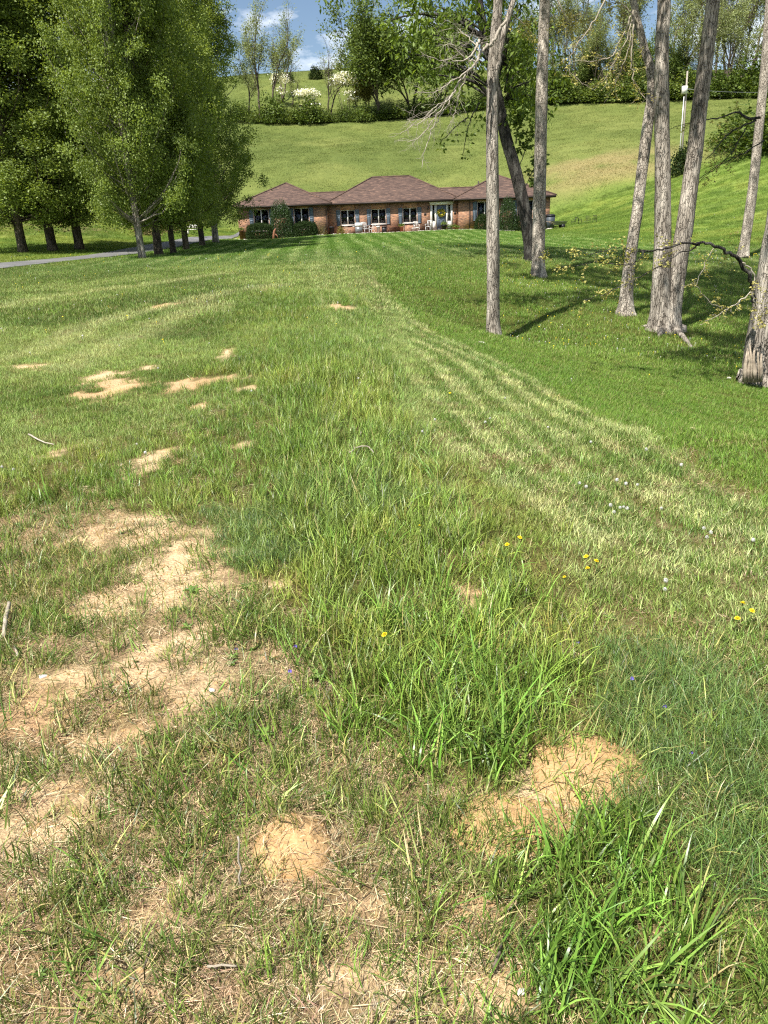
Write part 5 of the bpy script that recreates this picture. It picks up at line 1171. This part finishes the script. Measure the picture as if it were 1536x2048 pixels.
chair('white slatted patio chair with grey seat right beside the grill', 731, 72.8, .5, M_LIGHTM)
chair('small white folding chair leaning beside the patio chair', 743, 72.7, -.9, M_WHITE, 3, s=.8)
chair('white metal chair under the third window near the entrance', 833, 73.3, 0.2, M_WHITE, 4, s=.9)
chair('pale bleached chair against the wall left of the door surround', 857, 73.4, -.4, M_LIGHTM, 4, s=.95)
chair('low brown chair on the patio beside the grill, nearest the wall corner', 695, 73.0, .8, M_WOOD, 4, s=.75)
# bench and table
def bench(label, px, Y, z, mat, w=.6, h=.45, back=False, name='bench'):
    o = thing(name, label, 'bench' if name == 'bench' else 'table', (X(px, Y), Y, z))
    for k in range(3):
        m = MB(); m.box(-w, w, -.2 + k * .14, -.08 + k * .14, h - .04, h); m.build('slat', mat, o)
    for sx in (-w + .06, w - .1):
        m = MB(); m.box(sx, sx + .05, -.17, .19, 0, h - .043); m.build('leg', mat, o)
    if back:
        m = MB(); m.box(-w, w, .2, .24, h + .1, h + .35); m.build('backrest', mat, o)
    return o
bench('low dark wooden bench under the gap between second and third windows', 790, 73.4, PZ, M_RUST, .7, .55)
bench('small dark side table below the third window', 818, 73.4, PZ, M_GREYM, .5, .75, name='side_table')
bench('pale plank bench half hidden among the shade trees beyond the drive', 388, 66, gz(X(388, 66), 66) + .02, M_WHITE, .6, .5, True)
# carved wooden post between the hedges
o = thing('carved_post', 'reddish carved wooden post leaning between the two box hedges', 'post', (X(548, 71.5), 71.4, gz(X(548, 71.5), 71.4)), 0)
mb = MB(); mb.tube([(-.12, 0, -.05), (-.08, 0, .4), (.0, 0, .75), (.12, 0, .95)], [.14, .12, .11, .05], 8); mb.build('body', M_RUST, o); mb = MB(); mb.tube([(.05, 0, .5), (.22, -.05, .35), (.26, -.05, .1)], [.06, .05, .03], 6); mb.build('arm', M_RUST, o)
# bin and covers right of the house
xb = X(1101, 72.5); o = thing('wheeled_bin', 'dark grey wheeled bin standing at the far house corner', 'bin', (xb, 72.5, gz(xb, 72.5)))
mb = MB(); V = np.array([(-.3, -.32, .08), (.3, -.32, .08), (.3, .32, .08), (-.3, .32, .08), (-.36, -.38, 1.1), (.36, -.38, 1.1), (.36, .38, 1.1), (-.36, .38, 1.1)]); mb.add(V, None, [(3, 2, 1, 0), (4, 5, 6, 7), (0, 1, 5, 4), (1, 2, 6, 5), (2, 3, 7, 6), (3, 0, 4, 7)]); mb.build('body', mat_simple('bin_plastic', (.06, .075, .09), None, 6, .5, .05), o)
mb = MB(); V2 = np.array([(-.4, -.42, 1.104), (.4, -.42, 1.104), (.4, .42, 1.104), (-.4, .42, 1.104), (-.3, -.3, 1.24), (.3, -.3, 1.24), (.3, .35, 1.26), (-.3, .35, 1.26)]); mb.add(V2, None, [(3, 2, 1, 0), (4, 5, 6, 7), (0, 1, 5, 4), (1, 2, 6, 5), (2, 3, 7, 6), (3, 0, 4, 7)]); mb.build('lid', M_BLACKP, o)
for sx in (-.34, .34):
    mb = MB(); mb.tube([(sx - .03, .3, .12), (sx + .03, .3, .12)], .12, 10); mb.build('wheel', M_BLACKP, o)
xb = X(1119, 71); o = thing('garden_cart', 'grey garden cart with low sides parked beyond the bin', 'cart', (xb, 71, gz(xb, 71)), .2)
mb = MB(); V = np.array([(-.45, -.3, .3), (.45, -.3, .3), (.45, .3, .3), (-.45, .3, .3), (-.6, -.4, .62), (.62, -.4, .58), (.62, .4, .58), (-.6, .4, .62)]); mb.add(V, None, [(3, 2, 1, 0), (0, 1, 5, 4), (1, 2, 6, 5), (2, 3, 7, 6), (3, 0, 4, 7), (0, 1, 2, 3)]); mb.build('tray', M_GREYM, o)
for sy in (-.28, .28):
    mb = MB(); mb.tube([(.3, sy - .04, .18), (.3, sy + .04, .18)], .18, 12); mb.build('wheel', M_BLACKP, o)
    mb = MB(); mb.tube([(-.4, sy, .33), (-.95, sy, .6), (-1.1, sy, .62)], .025, 6); mb.build('handle', M_WOOD, o)
for px, py, lab in ((1147, 449, 'dark garden chair on the slope nearest the bin'), (1160, 448, 'dark garden chair, second on the slope beyond the house'), (1176, 447, 'dark garden chair, third on the slope beyond the house'), (1189, 446, 'dark garden chair on the slope farthest from the house')):
    p = ghit(px, py); o = chair(lab, px, float(p[1]), px * .7, M_BLACKP, 4, z=float(p[2]), s=.62, name='garden_chair'); o.location = tuple(p)
# utility pole
pb = at(1361, 347, 85); pb[2] = gz(pb[0], pb[1]); pt = at(1375, 142, 85)
o = thing('utility_pole', 'pale wooden utility pole with a white transformer box on the hillside', 'pole', tuple(pb))
mb = MB(); mb.tube([np.array([0, 0, -.4]), (pt - pb) * .5, pt - pb], [.11, .10, .08], 10); mb.build('pole', mat_simple('pole_wood', (.36, .32, .27), (.25, .22, .18), 6, .85, .3), o)
bx = at(1370, 180, 84.8) - pb; mb = MB(); mb.box(bx[0] - .3, bx[0] + .18, bx[1] - .2, bx[1] + .15, bx[2] - .35, bx[2] + .35); mb.build('transformer_box', M_WHITE, o)
mb = MB(); mb.tube([at(1368, 193, 84.7) - pb, at(1362, 270, 84.7) - pb, at(1356, 349, 84.7) - pb], [.045, .045, .045], 8); mb.build('conduit', M_LIGHTM, o)
wp = [at(1376, 178, 85) - pb]; we = at(1640, 176, 88) - pb
mb = MB(); mb.tube([wp[0] * (1 - t) + we * t - np.array([0, 0, 1.0]) * 4 * .35 * t * (1 - t) for t in np.linspace(0, 1, 14)], .02, 5); mb.build('wire', M_GREYM, o)
# white rail fence on the ridge
fp = [ghit(px, py) for px, py in ((1418, 199), (1440, 198), (1462, 197), (1484, 196), (1506, 195), (1530, 194))]
o = thing('rail_fence', 'low white rail fence along the ridge at the top of the field', 'fence', tuple(fp[0]))
for i, p in enumerate(fp):
    mb = MB(); q = p - fp[0]; mb.box(q[0] - .07, q[0] + .07, q[1] - .07, q[1] + .07, q[2] - .3, q[2] + .75); mb.build('post', M_WHITE, o)
for a, b in zip(fp[:-1], fp[1:]):
    mb = MB(); mb.tube([a - fp[0] + [0, -.1, .55], (a + b) / 2 - fp[0] + [0, -.1, .55], b - fp[0] + [0, -.1, .55]], .07, 4); mb.build('rail', M_WHITE, o)
# bank beyond the drive: logs and brush
for i, (px, py, L_, a, lab) in enumerate(((228, 428, 2.2, .3, 'dark fallen log high on the brown bank behind the shade trees'), (252, 440, 2.6, -.2, 'dark fallen log lower on the brown bank'), (268, 452, 1.8, .5, 'short pale log at the foot of the brown bank'))):
    p = ghit(px, py); o = thing('fallen_log', lab, 'log', tuple(p), a, 'logs on the bank')
    mb = MB(); t = np.linspace(-L_ / 2, L_ / 2, 7); rough_tube(mb, np.stack([t, .06 * np.sin(t * 3), np.full(7, .1)], -1), np.linspace(.2, .13, 7), 10, i, .1); mb.build('log', BARK_BROWN if i < 2 else BARK_PALE, o, smooth=True)
for i, (px, py, lab) in enumerate(((205, 425, 'brown brush heap on the bank above the drive, behind the forked trunk'), (296, 470, 'low brown brush by the bend of the drive'), (330, 462, 'brown brush patch beyond the drive bend between two trunks'), (420, 452, 'green and brown brush beside the drive near the house'))):
    p = ghit(px, py); o = thing('brush_heap', lab, 'brush', tuple(p), i * 1.3, 'brush on the bank'); link('foliage', shrub_mesh(230 + i, 900, 1.3, .8, .14, LF_BROWN if i < 3 else LF_BUSH, .2, .3), o); link('stem', stems_mesh(240 + i, 9, .9, .9, .02, BARK_BROWN), o)
# ================================================================== FOREGROUND THINGS
M_SOIL, N, L, P = new_mat('crumbled_soil')
geo = N.new('ShaderNodeNewGeometry'); s1 = noise_node(N, L, 110, 8, geo.outputs['Position'], None, .72); s2 = noise_node(N, L, 9, 5, geo.outputs['Position'])
rr_ = ramp_node(N, L, s1.outputs['Fac'], [(.25, (.33, .19, .085)), (.5, (.47, .31, .15)), (.75, (.57, .42, .23))]); r2_ = ramp_node(N, L, s2.outputs['Fac'], [(.35, (.86, .80, .74)), (.65, (1.08, 1.06, 1.05))])
L.new(mixc(N, L, rr_.outputs['Color'], r2_.outputs['Color'], 1.0, 'MULTIPLY'), P.inputs['Base Color']); P.inputs['Roughness'].default_value = .95; P.inputs['Specular IOR Level'].default_value = .1
vv = N.new('ShaderNodeTexVoronoi'); vv.inputs['Scale'].default_value = 160; L.new(geo.outputs['Position'], vv.inputs['Vector'])
bump(N, L, P, mixc(N, L, s1.outputs['Fac'], vv.outputs['Distance'], .3), .7, .006)
def mound(label, m, name='soil_mound'):
    n = 90; u = np.linspace(-1.3, 1.3, n); U, W = np.meshgrid(u, u); x = m[0] + U * m[2]; y = m[1] + W * m[3]
    z = mound_shape(x, y, m)[0] + ground_z(x, y); b = np.array([m[0], m[1], gz(m[0], m[1])])
    idx = np.arange(n * n).reshape(n, n); Q = np.stack([idx[:-1, :-1], idx[:-1, 1:], idx[1:, 1:], idx[1:, :-1]], -1).reshape(-1, 4)
    o = link(name, mesh_np(name, np.stack([x, y, z], -1).reshape(-1, 3) - b, None, Q, None, [M_SOIL], True), None, tuple(b)); return tag(o, label, 'mound', 'soil mounds in the rough lawn')
mound('small domed sandy mound with a grass tuft before it', MOUNDS[0])
mound('larger sandy mound beside the tall broad grass', MOUNDS[1])
mound('flat spread of sandy soil below the larger mound', MOUNDS[2])
# clods and grit on the bare soil
clods = bpy.data.collections.new('clod'); r = np.random.default_rng(33)
for i in range(4):
    bm = bmesh.new(); bmesh.ops.create_icosphere(bm, subdivisions=1, radius=.006)
    for v in bm.verts: v.co *= r.uniform(.6, 1.3); v.co.z *= .7
    m = bpy.data.meshes.new('clod'); bm.to_mesh(m); bm.free(); m.materials.append(M_SOIL); clods.objects.link(bpy.data.objects.new(f'clod_{i}', m))
x, y = sample(.7, 5, 1100); zc = zones(x, y); x, y = keep(x, y, zc['bare'] * .9 + .08 * zc['sparse'] + (mound_z(x, y) > .008) * .9)
scatter('soil_crumbs', clods, x, y, rot_from(x, y, .3), .25 + 1.3 * rng.random(len(x)) ** 2.5, np.ones((len(x), 3)) * .5, 'crumbs of sandy soil on the bare patches', 'soil')
# stones
def stone(label, px, py, wpx, mat, seed, flat=.6, z=0):
    p = ghit(px, py); s = wpx * .5 * depth_of(p) / FPX; r = np.random.default_rng(seed)
    bm = bmesh.new(); bmesh.ops.create_icosphere(bm, subdivisions=2, radius=1.0); ph = r.random(3) * 6
    for v in bm.verts:
        q = 1 + .22 * math.sin(2.3 * v.co.x + ph[0]) * math.cos(2.1 * v.co.y + ph[1]) + r.normal(0, .05); v.co = Vector((v.co.x * q * s, v.co.y * q * s * .75, v.co.z * q * s * flat))
    m = bpy.data.meshes.new('stone'); bm.to_mesh(m); bm.free(); m.materials.append(mat)
    return tag(link('stone', m, None, (p[0], p[1], p[2] + s * flat * .35 + z)), label, 'stone', 'stones in the lawn')
M_PALE = mat_simple('white_pebble', (.74, .71, .65), (.55, .5, .42), 60, .8, .4, .2, 0, .004); M_TANST = mat_simple('tan_stone', (.56, .42, .26), (.42, .3, .18), 40, .9, .5, .2, 0, .006)
stone('white pebble on the bare soil right of the middle patch', 425, 1382, 14, M_PALE, 1); stone('flat pale pebble at the far edge of the sandy patch', 86, 1353, 17, M_PALE, 2, .35); stone('white pebble half buried below the larger mound', 1090, 1663, 14, M_PALE, 3)
stone('tan stone on top of the larger mound', 1157, 1460, 20, M_TANST, 4); stone('small tan clod at the right foot of the larger mound', 1282, 1566, 26, M_TANST, 5); stone('pale stone chip among straw at the bottom edge', 1042, 1985, 20, M_PALE, 6, .5)
stone('flat white stone on the grass beside the slender grey trunk', 962, 686, 15, M_PALE, 7, .35); stone('pale chip beside the hollow-footed tree', 1458, 757, 9, M_PALE, 8, .5)
# sticks
def stick(label, pts, w, mat, seed, lift=.02, name='stick', side=0):
    r = np.random.default_rng(seed); P = []
    for px, py, hh in pts:
        p = ghit(px, py); P.append(p + np.array([0, 0, lift + hh]))
    P = np.array(P); R = [q * .5 * depth_of(p) / FPX for q, p in zip(w, P)]; Ps, Rs = spline(P, R, 4); b = Ps.mean(0); mb = MB(); Ps = Ps - b + r.normal(0, .0015, Ps.shape); mb.tube(Ps, Rs, 7)
    if side: mb.tube([Ps[len(Ps) // 2], Ps[len(Ps) // 2] + np.array([.03 * side, .02, .02])], [Rs[0] * .5, Rs[0] * .2], 4)
    o = mb.build(name, mat, None, tuple(b), smooth=True); return tag(o, label, 'stick', 'sticks lying in the lawn')
stick('short thick grey stick in the thin grass at the picture edge', [(12, 1285, .0), (16, 1250, .01), (24, 1220, .01)], (8, 9, 7), TWIG, 1, .03); stick('small broken grey stick just below the thick one', [(32, 1300, 0), (38, 1320, 0)], (6, 5), TWIG, 2)
stick('dry upright stem beside the small domed mound', [(482, 1775, 0), (485, 1775, .09), (490, 1775, .165)], (5, 4, 4), TWIG_PALE, 3, 0); stick('curved twig lying in the long grass of the middle strip', [(700, 925, .03), (718, 917, .045), (738, 918, .05), (748, 928, .04)], (3, 3, 3, 2), TWIG, 4, .04)
stick('thin pale twig on the small bare patch near the mown track', [(60, 878, .02), (85, 892, .02), (110, 901, .03)], (4, 3, 2), TWIG_PALE, 5, .02); stick('brown twig on straw near the bottom edge', [(985, 1960, .01), (1000, 1920, .02), (1012, 1890, .02)], (7, 6, 4), BARK_BROWN, 6, .015)
stick('dark thin stem on the straw left of the bottom middle', [(290, 1950, .01), (310, 1915, .03)], (5, 3), BARK_BROWN, 7, .01); stick('pale broken straw stalk beneath the dark stem', [(420, 1945, .01), (475, 1952, .015)], (6, 4), TWIG, 8, .015)
# flowers
M_YEL = mat_simple('dandelion_yellow', (.9, .76, .03), (.85, .64, .02), 60, .6, .2); M_STEM = mat_simple('flower_stem', (.16, .24, .05), None, 9, .6, 0); M_FLUFF = mat_simple('seed_fluff', (.62, .61, .57), (.5, .49, .46), 60, .9, 0); M_VIOL = mat_simple('violet_petal', (.2, .14, .62), (.15, .1, .5), 40, .6, 0)
def dandelion_mesh():
    V, T = [], []; n = 0
    for ring, (k, rr, z, up) in enumerate(((18, .019, .0, .003), (15, .014, .002, .006), (11, .009, .004, .009), (6, .005, .006, .01))):
        for i in range(k):
            a = i * 6.283 / k + ring * .2; w = .0026; c, s = math.cos(a), math.sin(a)
            V += [(c * .002 - s * w * .5, s * .002 + c * w * .5, z), (c * .002 + s * w * .5, s * .002 - c * w * .5, z), (c * rr + s * w, s * rr - c * w, z + up), (c * rr - s * w, s * rr + c * w, z + up)]; T += [(n, n + 1, n + 2), (n, n + 2, n + 3)]; n += 4
    return mesh_np('petals', V, T, None, None, [M_YEL])
def fluff_mesh():
    r = np.random.default_rng(8); V, T = [], []; n = 0
    for i in range(150):
        d = unit(r.normal(0, 1, 3)); p = d * .019; u = unit(np.cross(d, [.3, .2, .9])); w = np.cross(d, u)
        for q in range(3):
            a = q * 1.047; e = (u * math.cos(a) + w * math.sin(a)) * .0062; f = np.cross(d, e) * .12
            V += [p - e, p + f, p + e, p - f]; T += [(n, n + 1, n + 2), (n, n + 2, n + 3)]; n += 4
    bm = MB(); bm.lathe([(.001, -.004), (.004, 0), (.001, .004)], 6); V = np.concatenate([np.array(V), bm.V[0]]); T = np.concatenate([np.array(T), bm.T[0] + n])
    return mesh_np('seed_globe', V, T, bm.Q[0] + n, None, [M_FLUFF])
def violet_mesh():
    V, T = [], []; n = 0
    for i, a in enumerate((1.57, .6, 2.5, -.6, 3.75)):
        c, s = math.cos(a), math.sin(a); L_ = .011 if i else .013
        V += [(0, 0, 0), (c * L_ * .6 - s * .005, -.002, s * L_ * .6 + c * .005), (c * L_, -.004, s * L_), (c * L_ * .6 + s * .005, -.002, s * L_ * .6 - c * .005)]; T += [(n, n + 1, n + 2), (n, n + 2, n + 3)]; n += 4
    return mesh_np('petals', V, T, None, None, [M_VIOL])
D_M, F_M, V_M = dandelion_mesh(), fluff_mesh(), violet_mesh()
stem_mb = MB(); stem_mb.tube([(0, 0, -1), (.01, .0, -.5), (0, 0, 0)], .0018, 5); ST_M = mesh_np('stem', stem_mb.V[0], stem_mb.T[0], stem_mb.Q[0], None, [M_STEM], True)
def flower(name, label, cat, px, py, mesh, part, h, sc, group, tilt=.35):
    d = ray(px, py); p = ghit(px, py + h * FPX / max(2, depth_of(ghit(px, py))) * .75); o = thing(name, label, cat, tuple(p), random.random() * 6.28, group)
    s = link('stem', ST_M, o); s.location = (0, 0, h); s.scale = (1, 1, h); q = link(part, mesh, o); q.location = (0, 0, h); q.scale = (sc, sc, sc); q.rotation_euler = (random.uniform(-tilt, tilt), random.uniform(-tilt, tilt), random.random() * 6.28 if part != 'petals' or mesh is D_M else -o.rotation_euler.z)
    return o
for px, py, lab in ((1038, 1084, 'the higher of two yellow dandelions side by side on the edge of the long grass'), (1013, 1098, 'the lower of two yellow dandelions side by side on the edge of the long grass'), (1170, 1119, 'topmost yellow dandelion of the trio in mown grass'), (1190, 1128, 'rightmost yellow dandelion of the trio in mown grass'), (1173, 1143, 'lowest yellow dandelion of the trio in mown grass'), (1127, 1160, 'small pale yellow dandelion half hidden below the trio'),
                    (1480, 1213, 'upper left yellow dandelion of the three at the picture edge'), (1498, 1228, 'yellow dandelion of the three nearest the picture edge'), (1469, 1243, 'lowest yellow dandelion of the three at the picture edge'), (771, 1278, 'lone yellow dandelion in the long grass strip'), (900, 793, 'lone yellow dandelion far up the mown band'), (840, 1060, 'tiny yellow dandelion deep in the long grass')):
    flower('dandelion', lab, 'dandelion', px, py, D_M, 'petals', .11 if px < 1100 else .08, .62 if 'tiny' not in lab and 'small' not in lab else .42, 'yellow dandelions')
CLOCKS = {'in the close cluster above the yellow trio': [(1218, 1018), (1238, 1020), (1245, 1019), (1225, 1032), (1252, 1022)], 'in the loose group right of the close cluster': [(1320, 1022), (1404, 1062), (1418, 1070), (1410, 1080)],
    'high on the mown band above the close cluster': [(1157, 974), (1170, 981), (1232, 965), (1250, 972), (1272, 976)], 'in the far line along the mown band': [(970, 850), (1010, 800), (1095, 860), (1180, 890), (1290, 905), (1360, 935)],
    'on the far lawn near the mown tracks': [(60, 640), (80, 622), (150, 612), (205, 605), (300, 640), (420, 690)], 'beside the upper bare patches': [(277, 893), (295, 912), (318, 740), (505, 787)], 'by the far edge of the long grass strip': [(718, 762), (722, 770), (845, 870), (870, 845), (980, 842)],
    'at the picture edge above the sandy patch': [(10, 940), (33, 945)], 'below the yellow trio': [(1325, 1186), (1327, 1168)], 'alone above the three edge dandelions': [(1500, 1088)]}
for place, spots in CLOCKS.items():
    for i, (px, py) in enumerate(sorted(spots)):
        flower('dandelion_clock', 'white seed head ' + place + (f', {ORD[i]} from the left' if len(spots) > 1 else ''), 'seed head', px, py, F_M, 'seed_globe', .07 + .04 * random.random(), random.uniform(.4, .6), 'white dandelion seed heads')
for px, py, lab in ((593, 1295, 'purple violet at the edge of the long grass beside the sandy patch'), (475, 1300, 'purple violet between the sandy patch and the dark tuft'), (582, 1345, 'purple violet just below the other two near the sandy patch'), (1326, 1415, 'purple violet in fine dark grass up from the larger mound'), (1117, 1290, 'upper purple violet of the pair in the long grass'), (1114, 1318, 'lower purple violet of the pair in the long grass'), (1154, 1287, 'purple violet right of the pair in the long grass'), (1261, 1360, 'purple violet midway between the pair and the lone one'), (1378, 1507, 'purple violet in dark grass right of the larger mound'), (1030, 1250, 'dark purple violet in the long grass near the small bare patch')):
    flower('violet', lab, 'violet', px, py, V_M, 'petals', .05, .7, 'purple violets')
# countless small flowers under the trees and near the house
fl = bpy.data.collections.new('speck'); r = np.random.default_rng(44)
for nm, mt in (('speck_yellow', mat_simple('buttercup', (.85, .72, .05), (.8, .6, .03), 20, .6, 0)), ('speck_white', M_FLUFF)):
    mb = MB(); mb.lathe([(.002, 0), (.016, .006), (.012, .012), (.001, .014)], 6); mb.tube([(0, 0, -.09), (0, 0, 0)], .002, 3)
    fl.objects.link(bpy.data.objects.new(nm, mesh_np(nm, np.concatenate(mb.V), np.concatenate(mb.T), np.concatenate(mb.Q), None, [mt])))
x, y = sample(9, 32, 5.0); k = (x > .14 * y) & (fbm(x, y, .35, 91, 3) > .47) & (_band(x, y) > 1.05); x, y = x[k], y[k]
x2, y2 = sample(24, 72, .35); k = (fbm(x2, y2, .2, 95, 3) > .5) & ~off_limits(x2, y2); x2, y2 = x2[k], y2[k]
x3, y3 = sample(9, 28, .6); k = (x3 < 0) & (fbm(x3, y3, .3, 97, 3) > .5); x3, y3 = x3[k], y3[k]
x, y = np.r_[x, x2, x3], np.r_[y, y2, y3]
scatter('wildflowers', fl, x, y, rot_from(x, y, .2), rng.uniform(.5, 1.0, len(x)) * np.where(y > 30, 1.6, 1.0), np.ones((len(x), 3)), 'specks of yellow buttercups and white clover scattered over the lawn', 'flowers', dz=.085)
# broad-leaved weeds
M_WEED = leafy('weed_leaf', .4, .4, .25, False, [(.10, .18, .035), (.17, .26, .055), (.13, .21, .045)])
def weed_mesh(seed, n=9, L_=.055, w=.017):
    r = np.random.default_rng(seed); V, Q, vcl = [], [], []; k = 0; m = 5
    for i in range(n):
        a = i * 6.283 / n + r.normal(0, .2); l = L_ * r.uniform(.6, 1.2); c, s = math.cos(a), math.sin(a); lift = r.uniform(.15, .7); v = r.random()
        for j in range(m + 1):
            t = j / m; d = l * t; z = .008 + l * lift * math.sin(t * 1.9) * .6; ww = w * math.sin(math.pi * (.12 + .86 * t)) * .5 * (1 + .25 * (j % 2))
            V += [(c * d - s * ww, s * d + c * ww, z + .006), (c * d, s * d, z), (c * d + s * ww, s * d - c * ww, z + .006)]; vcl += [v] * 3
        for j in range(m): Q += [(k + 3 * j, k + 3 * j + 1, k + 3 * j + 4, k + 3 * j + 3), (k + 3 * j + 1, k + 3 * j + 2, k + 3 * j + 5, k + 3 * j + 4)]
        k += 3 * (m + 1)
    return mesh_np('leaves', V, None, Q, {'vc': vcl}, [M_WEED], True)
WD = [weed_mesh(s) for s in (1, 2, 3)]
for i, (px, py, s, lab) in enumerate(((385, 1185, 1.0, 'broad-leaved weed rosette on the bare soil in the middle of the sandy patch'), (495, 1178, .9, 'weed rosette between the bare patch and the dark fine grass'), (345, 1222, .6, 'small weed rosette just below the sandy patch centre'), (375, 1258, .7, 'weed rosette in the tuft below the middle of the sandy patch'), (635, 1360, 1.0, 'weed rosette with pale leaves beside the violet'), (530, 1475, .9, 'bright green weed near the long grass edge'), (130, 1240, .8, 'weed rosette in the thin grass right of the thick stick'), (540, 1260, .8, 'weed rosette right of the sandy patch in dark grass'), (620, 1395, .9, 'lower weed rosette under the pale-leaved one'), (1220, 1240, .7, 'weed in the mown grass below the dandelion trio'))):
    p = ghit(px, py); s *= .8; o = thing('weed', lab, 'weed', tuple(p), i * 1.1, 'broad-leaved weeds'); o.scale = (s, s, s); link('leaves', WD[i % 3], o)
x, y = sample(1.2, 6, 26); zc = zones(x, y); x, y = keep(x, y, (.5 * zc['sparse'] + .35 * zc['fine'] + .25 * zc['mown']) * (1 - .8 * zc['bare']))
wc = bpy.data.collections.new('small_weed')
for i in range(3): wc.objects.link(bpy.data.objects.new(f'small_weed_{i}', WD[i]))
scatter('small_weeds', wc, x, y, rot_from(x, y, .2), rng.uniform(.2, .5, len(x)), np.ones((len(x), 3)), 'tiny broad-leaved weeds among the grass', 'weeds')
